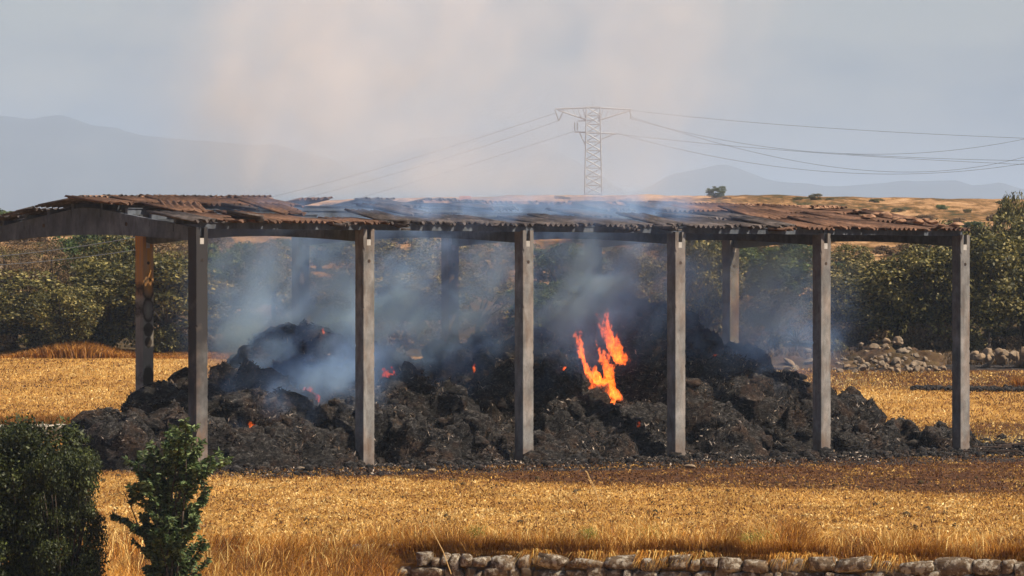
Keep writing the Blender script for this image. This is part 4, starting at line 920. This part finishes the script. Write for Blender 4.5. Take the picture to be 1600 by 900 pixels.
# ------------------------------------------------------------------ pylon, cables, brick stub
Y0 = 500; pc = wp(927, 316, Y0); gz = float(ground_z(pc[0], Y0)) - .3
py_ = empty('electricity_pylon', (pc[0], Y0, gz), label='steel lattice electricity pylon on the skyline', cat='pylon')
zt = CH + (HZ-167)/F*Y0 - gz; wb, wt = .80, .62
def W_(z_): return wb + (wt-wb)*min(z_/zt, 1)
for sx in (-1,1):
    for sy in (-1,1):
        link('leg', MB().bar((sx*wb, sy*wb, -.5), (sx*wt, sy*wt, zt), .06, .05, 4).mesh('leg', M_steel), py_)
nlv = 12; zz = np.linspace(0, zt, nlv)
for i in range(nlv-1):
    a, b_ = zz[i], zz[i+1]; q = MB(); wa, wb_ = W_(a), W_(b_)
    for (x0,y0),(x1,y1) in (((-1,-1),(1,-1)),((1,-1),(1,1)),((1,1),(-1,1)),((-1,1),(-1,-1))):
        q.bar((x0*wa,y0*wa,a),(x1*wb_,y1*wb_,b_),.032,k=4); q.bar((x1*wa,y1*wa,a),(x0*wb_,y0*wb_,b_),.032,k=4); q.bar((x0*wb_,y0*wb_,b_),(x1*wb_,y1*wb_,b_),.028,k=4)
    link('lattice_brace', q.mesh('lattice_brace', M_steel), py_)
def PX(px): return (px-927)/F*Y0
def PZ(py): return CH + (HZ-py)/F*Y0 - gz
q = MB()
for yy in (-.45,.45):
    q.bar((PX(868), 0, PZ(170)), (PX(927), yy, PZ(168)), .07, k=4); q.bar((PX(988), 0, PZ(171)), (PX(927), yy, PZ(168)), .07, k=4)
    for a0, a1 in (((PX(872),PZ(172)),(PX(916),PZ(187))), ((PX(984),PZ(173)),(PX(938),PZ(187)))):
        q.bar((a0[0],0,a0[1]), (a1[0],yy,a1[1]), .06, k=4)
    for t in np.linspace(.2,.9,5):
        for sgn, e0, e1 in ((-1,868,916),(1,988,938)):
            x_ = PX(e0 + (e1-e0)*t); q.bar((x_, yy*t, PZ(169.5)), (PX(e0+(e1-e0)*min(t+.12,1)), yy*t, PZ(172+15*min(t+.12,1))), .03, k=4)
link('upper_cross_arm', q.mesh('upper_cross_arm', M_steel), py_)
q = MB(); q.bar((PX(898),0,PZ(206)), (PX(963),0,PZ(209)), .07, k=4); q.bar((PX(903),0,PZ(189)), (PX(930),0,PZ(188)), .05, k=4); q.bar((PX(905),0,PZ(206)), (PX(915),0,PZ(227)), .05, k=4); q.bar((PX(960),0,PZ(209)), (PX(938),0,PZ(218)), .05, k=4)
link('lower_cross_arm', q.mesh('lower_cross_arm', M_steel), py_)
for (a0,b0,a1,b1) in ((867,172,873,189),(881,172,873,189),(898,191,898,204),(902,191,902,204),(984,172,986,186),(936,176,936,190)):
    link('insulator', MB().bar((PX(a0),0,PZ(b0)), (PX(a1),0,PZ(b1)), .05, .05, 6).mesh('insulator', M_cable), py_)
link('spike', MB().bar((PX(926),0,zt), (PX(926),0,PZ(158)), .03, .015, 4).mesh('spike', M_steel), py_)
def cable(pts, Ya, Yb, lb, r_=.014):
    ps = []
    px = [p[0] for p in pts]; pyv = [p[1] for p in pts]; tot = px[-1]-px[0]
    xs_ = np.linspace(px[0], px[-1], 40)
    # smooth through the measured points
    co = np.polyfit(np.array(px)-px[0], pyv, min(3, len(px)-1)); ysm = np.polyval(co, xs_-px[0])
    for a, b_ in zip(xs_, ysm):
        t = (a-px[0])/tot; ps.append(wp(a, b_, Ya + (Yb-Ya)*t))
    rr = [r_ * p[1]/500 for p in ps]
    link('power_cable', MB().tube(ps, rr, 5).mesh('power_cable', M_cable), label=lb, cat='cable', group='overhead cables strung from the pylon')
cable([(988,173),(1067,181),(1232,196),(1412,207),(1600,216),(1760,222)], 500, 420, 'topmost cable running nearly straight to the right edge')
cable([(986,186),(1067,205),(1131,219),(1225,233),(1322,241),(1412,240),(1525,230),(1600,217),(1680,198)], 500, 380, 'sagging cable that climbs to meet the topmost one at the right edge')
cable([(986,187),(1049,197),(1142,227),(1232,251),(1319,265),(1394,271),(1450,269),(1562,251),(1600,243),(1700,212)], 500, 400, 'deep sagging cable starting high, lowest above the right half of the roof')
cable([(963,209),(1000,214),(1131,227),(1319,241),(1412,248),(1600,257),(1700,261)], 500, 440, 'cable from the lower arm dropping gently to the right edge')
cable([(963,209),(1037,226),(1150,250),(1262,267),(1356,272),(1469,270),(1600,254),(1700,236)], 500, 400, 'lowest sagging cable from the lower arm to the right edge')
cable([(1322,240.5),(1450,247),(1600,251),(1700,252)], 460, 430, 'short faint cable just above the gently dropping one at the right')
cable([(867,178),(820,191),(720,224),(600,262),(440,303),(300,335)], 500, 640, 'upper faint cable falling left from the pylon')
cable([(873,189),(820,206),(720,240),(600,277),(470,310),(350,340)], 500, 640, 'middle faint cable falling left from the pylon')
cable([(898,205),(820,230),(720,262),(600,298),(500,325)], 500, 640, 'lowest faint cable falling left from the pylon')
for k, (a, b_) in enumerate((((-20,402),(215,370)), ((-20,415),(215,390)))):
    cable([a, ((a[0]+b_[0])/2, (a[1]+b_[1])/2+3), b_], 206, 206, ['upper','lower'][k]+' thin cable crossing the trees under the first gable beam', .035)
Y1 = 350; p = wp(726, 318, Y1); gz1 = float(ground_z(p[0], Y1)); top = CH + (HZ-301)/F*Y1
bs = empty('brick_pillar', (p[0], Y1, gz1), label='orange brick pillar showing above the roof ridge through the smoke', cat='pillar')
nh = int((top-gz1)/.22)
for i in range(nh):
    for k in (-1, 1):
        o = link('brick', brick_me if i or k > 0 else (brick_me := MB().box((0,0,0), (.35,.6,.2)).mesh('brick', M_brick, bevel=.01)), bs); o.location = (k*.18 + (.03 if i % 2 else -.03), 0, .1 + i*.22)
link('mortar', MB().box((0,0,nh*.11), (.66,.5,nh*.22-.02)).mesh('mortar', M_conc), bs)

# ------------------------------------------------------------------ volumes from arrays
def volume_obj(name, lo, hi, dens, mat, **kw):
    nz_, ny_, nx_ = dens.shape; N = dens.size
    me = bpy.data.meshes.new(name); me.vertices.add(N); at = me.attributes.new('dens', 'FLOAT', 'POINT'); at.data.foreach_set('value', dens.astype(np.float32).ravel())
    # the carrier points sit on the corners of the domain, so its bounds are the smoke's own
    cc = np.zeros((N, 3), np.float32); cc[:] = lo; cc[-1] = hi; me.vertices.foreach_set('co', cc.ravel())
    o = link(name, me, **kw); g = bpy.data.node_groups.new(name, 'GeometryNodeTree')
    g.interface.new_socket('Geometry', in_out='INPUT', socket_type='NodeSocketGeometry'); g.interface.new_socket('Geometry', in_out='OUTPUT', socket_type='NodeSocketGeometry')
    N_ = g.nodes; L_ = g.links; gi = N_.new('NodeGroupInput'); go = N_.new('NodeGroupOutput')
    vc = N_.new('GeometryNodeVolumeCube'); vc.inputs['Min'].default_value = lo; vc.inputs['Max'].default_value = hi
    for k, v in (('Resolution X', nx_), ('Resolution Y', ny_), ('Resolution Z', nz_)): vc.inputs[k].default_value = v
    pos = N_.new('GeometryNodeInputPosition'); mr = N_.new('ShaderNodeVectorMath'); mr.operation = 'SUBTRACT'; mr.inputs[1].default_value = lo; L_.new(pos.outputs[0], mr.inputs[0])
    mu = N_.new('ShaderNodeVectorMath'); mu.operation = 'MULTIPLY'; mu.inputs[1].default_value = tuple((k-1)/(h-l) for k, h, l in zip((nx_,ny_,nz_), hi, lo)); L_.new(mr.outputs[0], mu.inputs[0])
    ad = N_.new('ShaderNodeVectorMath'); ad.operation = 'ADD'; ad.inputs[1].default_value = (.5,.5,.5); L_.new(mu.outputs[0], ad.inputs[0])
    fl = N_.new('ShaderNodeVectorMath'); fl.operation = 'FLOOR'; L_.new(ad.outputs[0], fl.inputs[0])
    dt = N_.new('ShaderNodeVectorMath'); dt.operation = 'DOT_PRODUCT'; dt.inputs[1].default_value = (1, nx_, nx_*ny_); L_.new(fl.outputs[0], dt.inputs[0])
    na = N_.new('GeometryNodeInputNamedAttribute'); na.data_type = 'FLOAT'; na.inputs['Name'].default_value = 'dens'
    si = N_.new('GeometryNodeSampleIndex'); si.data_type = 'FLOAT'; si.domain = 'POINT'; si.clamp = True
    L_.new(gi.outputs[0], si.inputs['Geometry']); L_.new(na.outputs[0], si.inputs['Value']); L_.new(dt.outputs['Value'], si.inputs['Index'])
    L_.new(si.outputs[0], vc.inputs['Density'])
    sm_ = N_.new('GeometryNodeSetMaterial'); sm_.inputs['Material'].default_value = mat; L_.new(vc.outputs[0], sm_.inputs[0]); L_.new(sm_.outputs[0], go.inputs[0])
    md = o.modifiers.new('volume', 'NODES'); md.node_group = g; me.materials.append(mat)
    return o
def grid(lo, hi, st):
    n_ = [int(round((h-l)/s_))+1 for l, h, s_ in zip(lo, hi, st)]
    zs, ys_, xs_ = (np.linspace(lo[k], hi[k], n_[k]) for k in (2,1,0))
    Zg, Yg, Xg = np.meshgrid(zs, ys_, xs_, indexing='ij'); return Xg, Yg, Zg
# smoke: bluish scattering, thin
sm_m = bpy.data.materials.new('smoke'); sm_m.use_nodes = True; t_ = sm_m.node_tree; t_.nodes.clear()
mo = t_.nodes.new('ShaderNodeOutputMaterial'); vs_ = t_.nodes.new('ShaderNodeVolumeScatter'); va = t_.nodes.new('ShaderNodeVolumeAbsorption'); ads = t_.nodes.new('ShaderNodeAddShader'); vi = t_.nodes.new('ShaderNodeVolumeInfo')
vs_.inputs['Color'].default_value = (.36,.57,1.0,1); vs_.inputs['Anisotropy'].default_value = .15; va.inputs['Color'].default_value = (.52,.72,1.0,1)
mm1 = t_.nodes.new('ShaderNodeMath'); mm1.operation = 'MULTIPLY'; mm1.inputs[1].default_value = .40
t_.links.new(vi.outputs['Density'], vs_.inputs['Density']); t_.links.new(vi.outputs['Density'], mm1.inputs[0]); t_.links.new(mm1.outputs[0], va.inputs['Density'])
t_.links.new(vs_.outputs[0], ads.inputs[0]); t_.links.new(va.outputs[0], ads.inputs[1]); t_.links.new(ads.outputs[0], mo.inputs['Volume'])
# puffs: px, py, half width px, half height px, depth, half depth m, strength
PUFF = [(430,590,55,75,144,2.0,.34),(540,560,50,60,144,2,.22),(390,540,45,60,145,2,.22),(500,600,60,60,143,1.8,.22),(470,540,80,60,146,2.4,.28),(400,480,60,60,147,3,.30),(520,450,70,55,148,3,.26),(450,400,80,50,148,3,.26),
 (640,520,70,65,147,2.6,.42),(660,460,80,60,148,3,.30),(610,430,60,60,147,3,.20),(640,570,45,25,147,2,.35),(735,500,40,60,149,2.5,.30),(760,440,60,60,149,3,.22),
 (700,390,120,40,148,3,.22),(330,520,30,60,146,2,.12),(410,650,40,50,141,1.5,.14),
 (880,540,50,40,149,2,.24),(920,460,60,60,150,3,.34),(900,400,80,45,150,3,.30),(980,430,70,60,151,3,.20),(850,480,50,50,150,3,.14),(1020,400,60,40,151,3,.16),
 (1090,540,40,40,154,2,.22),(1150,520,60,60,155,3,.26),(1220,480,60,60,156,3,.16),(1180,440,60,50,156,3,.14),(1250,530,50,40,156,3,.12),
 (420,345,70,28,143,3,.10),(600,335,130,24,144,3,.20),(760,330,130,24,146,3,.24),(900,325,120,24,149,3,.26),(1010,330,60,24,150,3,.22)]
def dens_field(Xg, Yg, Zg, puffs, seed, f=1.0, soft=0.0):
    P = np.stack([Xg.ravel() - .35*Zg.ravel(), Yg.ravel(), Zg.ravel()], -1); Q = P * np.array([f, f*.8, f*.92])
    wv = np.stack([fbm(Q*.8 + 5, 2, seed), fbm(Q*.8 + 21, 2, seed+1), fbm(Q*.8 + 47, 2, seed+2)], -1) - .5
    n_ = fbm(Q + wv*3.2, 4, seed+3, .55); n_ = soft + (1-soft)*np.clip((n_ - .44) / .22, 0, 2.2)**1.2; n_ = n_.reshape(Xg.shape)
    g_ = np.zeros(Xg.shape)
    for px, py, hx, hy, Yc, hd, st in puffs:
        xc, _, zc = wp(px, py, Yc); ax = hx/F*Yc*1.1; az = hy/F*Yc*1.1
        r2 = ((Xg-xc)/ax)**2 + ((Yg-Yc)/hd)**2 + ((Zg-zc)/az)**2
        g_ += st*np.exp(-r2)
    return g_ * n_ 
SMK = 1.0
lo, hi = (-9.6, 137, .1), (10.2, 161, 7.4); Xg, Yg, Zg = grid(lo, hi, (.13,.42,.13))
D1 = dens_field(Xg, Yg, Zg, PUFF, 3) * sm(7.35, 6.9, Zg) * SMK * 2.7; D1[D1 < .003] = 0
volume_obj('smoke', lo, hi, D1, sm_m, label='blue grey smoke drifting through the barn', kind='stuff')
PL = [(700,30,330,120,149,7,.018),(820,200,200,80,149,6,.016),(350,170,70,120,146,5,.028),(430,240,120,110,146,5,.030),(540,160,150,140,148,6,.042),(590,30,150,100,148,6,.034),(470,70,90,60,147,5,.026),(700,120,180,150,149,6,.022),(640,280,150,60,147,5,.045),(780,270,120,60,149,5,.035),(880,60,170,160,150,6,.020),
      (1010,220,70,110,151,4,.045),(1050,110,80,120,151,5,.045),(1090,0,90,110,152,5,.045),(930,300,90,40,150,4,.05),(390,120,90,90,146,5,.020),(560,-120,200,110,148,6,.03),(1060,-120,180,110,152,6,.03)]
lo, hi = (-13.5, 134, 6.6), (14, 166, 16.0); Xg, Yg, Zg = grid(lo, hi, (.24,.7,.24))
D2 = dens_field(Xg, Yg, Zg, PL, 9, .55, .16) * sm(6.7, 7.2, Zg) * sm(16, 13, Zg) * SMK * 2.6; D2[D2 < .0008] = 0
sm2 = sm_m.copy(); sm2.name = 'rising_smoke'
for x in sm2.node_tree.nodes:
    if x.type == 'VOLUME_SCATTER': x.inputs['Color'].default_value = (.88,.88,.98,1)
    if x.type == 'VOLUME_ABSORPTION': x.inputs['Color'].default_value = (.93,.87,.84,1)
volume_obj('smoke', lo, hi, D2, sm2, label='thin pinkish smoke rising above the roof', kind='stuff')

# fire: glowing tongues with a solid, ragged shape
m = Mat('flame'); t_ = m.t; t_.nodes.remove(m.b)
n1 = m.noise(12, 5, (1.5,1.5,.8), .8, dist=.6)
em = m.n('ShaderNodeEmission'); m.l(m.ramp(n1, [(.36, (1.0,.04,.002)), (.50, (1.0,.11,.006)), (.68, (1.0,.30,.035))]), em.inputs[0])
st_ = m.n('ShaderNodeMapRange'); st_.inputs[1].default_value = .40; st_.inputs[2].default_value = .66; st_.inputs[3].default_value = 1.2; st_.inputs[4].default_value = 13.0; m.l(n1, st_.inputs[0]); m.l(st_.outputs[0], em.inputs[1])
m.l(em.outputs[0], m.out.inputs['Volume']); m.m.cycles.volume_step_rate = .15
M_flame = m.m
m = Mat('ember'); em = m.n('ShaderNodeEmission'); m.l(m.ramp(m.noise(9, 4), [(.4, (.12,.004,.001)), (.6, (.8,.07,.01)), (.8, (1.0,.25,.05))]), em.inputs[0]); em.inputs[1].default_value = .55; m.l(em.outputs[0], m.out.inputs[0]); M_ember = m.m
def tongue(base, tip, w0, bend=0.0, n=9):
    a = np.array(base, float); b = np.array(tip, float); d_ = b-a; nn = np.array([-d_[1], d_[0]])/np.hypot(*d_); L_ = []; R_ = []
    for t in np.linspace(0, 1, n):
        c = a + d_*t + nn*bend*math.sin(math.pi*t) + nn*3*math.sin(7*t+w0); w_ = w0*(1-t)**.7*(.55+.45*math.sin(math.pi*min(1, t*2+.25))); L_.append(c+nn*w_); R_.append(c-nn*w_)
    return L_ + R_[::-1]
def flame(poly, label, back=.25, thick=.28, st=.022, gain=1.0, sc_=1.0, mat=None):
    polys = poly if hasattr(poly[0][0], '__len__') else [poly]; polys = [np.array(q, float) for q in polys]; poly = np.concatenate(polys); cx, cyy = poly.mean(0); base = poly[poly[:,1].argmax()]
    Yc = min([heap_hit(cx, cyy)] + [heap_hit(a, b) for a, b in poly if b > cyy - 8]) - back
    pw = np.array([wp(a, b, Yc) for a, b in poly])[:, [0, 2]]; mg = .14
    lo = (pw[:,0].min()-mg, Yc-thick, pw[:,1].min()-mg); hi = (pw[:,0].max()+mg, Yc+thick, pw[:,1].max()+mg)
    Xg, Yg, Zg = grid(lo, hi, (st, .045, st)); P = np.stack([Xg.ravel(), Yg.ravel(), Zg.ravel()], -1)
    Q = P * np.array([4.5, 4.5, 1.7]); wob = np.stack([fbm(Q, 4, 31, .6), fbm(Q + 33, 4, 32, .6)], -1) - .5
    wob += (np.stack([fbm(Q*2.4 + 7, 3, 35, .7, ridged=True), fbm(Q*2.4 + 13, 3, 36, .7, ridged=True)], -1) - .5) * np.array([.55, .45])
    x_ = P[:,0] + wob[:,0]*.40*sc_; z_ = P[:,2] + wob[:,1]*.75*sc_
    sd = np.full(len(x_), -9.0)
    for pq in polys:
      inside = np.zeros(len(x_), bool); dist = np.full(len(x_), 9.0); pw = np.array([wp(a, b, Yc) for a, b in pq])[:, [0, 2]]; n_ = len(pw)
      for i in range(n_):
        a, b = pw[i], pw[(i+1) % n_]; cnd = ((a[1] > z_) != (b[1] > z_)); xi = (b[0]-a[0])*(z_-a[1])/(b[1]-a[1]+1e-9)+a[0]; inside ^= cnd & (x_ < xi)
        ab = b-a; t = np.clip(((x_-a[0])*ab[0]+(z_-a[1])*ab[1])/(ab@ab+1e-9), 0, 1); dist = np.minimum(dist, np.hypot(x_-a[0]-t*ab[0], z_-a[1]-t*ab[1]))
      sd = np.maximum(sd, np.where(inside, dist, -dist))
    dep = np.abs(P[:,1]-Yc - (fbm(P*2.5, 2, 40)-.5)*.2)/thick
    body = np.clip((sd + .03)/.06, 0, 1) * np.clip(1.05 - dep - .25*(sd < .05), 0, 1)
    tex = .12 + np.clip((fbm(P*np.array([8,4,4.5]), 4, 50, .7, ridged=True) - .40)*3.4, 0, 1)
    D = (body*tex).reshape(Xg.shape); D[D < .01] = 0
    tmp = volume_obj('flame', lo, hi, D, M_flame); g = tmp.modifiers[0].node_group; vc = [x for x in g.nodes if x.bl_idname == 'GeometryNodeVolumeCube'][0]
    vm = g.nodes.new('GeometryNodeVolumeToMesh'); vm.inputs['Threshold'].default_value = .26; go = [x for x in g.nodes if x.bl_idname == 'NodeGroupOutput'][0]
    g.links.new(vc.outputs[0], vm.inputs[0]); g.links.new(vm.outputs[0], go.inputs[0])
    dg = bpy.context.evaluated_depsgraph_get(); dg.update(); fme = bpy.data.meshes.new_from_object(tmp.evaluated_get(dg)); fme.name = 'flame'
    old = tmp.data; bpy.data.objects.remove(tmp); bpy.data.meshes.remove(old)
    fme.materials.clear(); fme.materials.append(mat or M_flame)
    if len(fme.vertices): link('flame', fme, label=label, cat='flame', group='flames burning on the straw heaps')
    else: print('EMPTY FLAME', label)
flame([tongue((962,624),(899,512),13,-6), tongue((952,622),(938,520),11,3), tongue((930,606),(903,538),11,0), tongue((966,626),(952,560),8,2), tongue((944,620),(920,560),13,0), tongue((958,622),(948,545),10,0)], 'largest orange flame on the left flank of the highest mound')
flame([tongue((978,560),(934,486),9,-4), tongue((962,535),(945,484),8,2), tongue((972,552),(962,515),6,0)], 'second orange flame running down from the top of the highest mound', back=.7)
flame([(968,624),(974,630),(975,642),(971,653),(967,645),(968,636)], 'small flame tongue just below the largest flame', back=.55, thick=.12, sc_=.3)
flame([(868,580),(880,578),(890,570),(893,576),(884,583),(880,591),(875,587)], 'small flame left of the largest flame', back=.4, sc_=.5)
flame([(503,512),(507,508),(510,518),(508,525),(504,518)], 'tiny flame on top of the tall left mound', back=.45, gain=1.0, sc_=.2, thick=.06)
flame([(389,662),(393,658),(396,663),(401,663),(399,669),(391,669)], 'tiny flame low on the left between first and second posts', back=.45, gain=1.4, sc_=.2, thick=.06)
flame([(480,598),(489,604),(497,620),(496,628),(488,618),(482,608)], 'dull red glow in a hollow between the left mounds', back=.2, gain=.35, mat=M_ember, sc_=.8)
flame([(603,570),(610,578),(617,590),(612,596),(604,588)], 'dull red glow beside the second front post', back=.2, gain=.3, mat=M_ember, sc_=.8)
flame([(738,574),(743,566),(745,578),(741,583)], 'tiny flame on the ridge left of the third front post', back=.45, gain=.7, sc_=.2, thick=.06)
flame([(996,660),(1001,658),(1002,665),(997,668)], 'tiny ember low on the mound left of the fourth post', back=.45, gain=.8, sc_=.2, thick=.06)
flame([(1114,556),(1119,553),(1121,560),(1116,563)], 'tiny flame on top of the mound right of the fourth post', back=.45, gain=.7, sc_=.2, thick=.06)

# ------------------------------------------------------------------ haze
b_ = MB().box((0, 7850, 164), (8400, 16700, 340))
hm = bpy.data.materials.new('haze'); hm.use_nodes = True; t_ = hm.node_tree; t_.nodes.clear()
mo = t_.nodes.new('ShaderNodeOutputMaterial'); pv = t_.nodes.new('ShaderNodeVolumePrincipled')
pv.inputs['Color'].default_value = (.60,.77,1.0,1); pv.inputs['Density'].default_value = .00014; pv.inputs['Anisotropy'].default_value = .0
t_.links.new(pv.outputs[0], mo.inputs['Volume'])
me = b_.mesh('haze', hm); link('haze', me, kind='stuff', label='pale summer haze over the land')
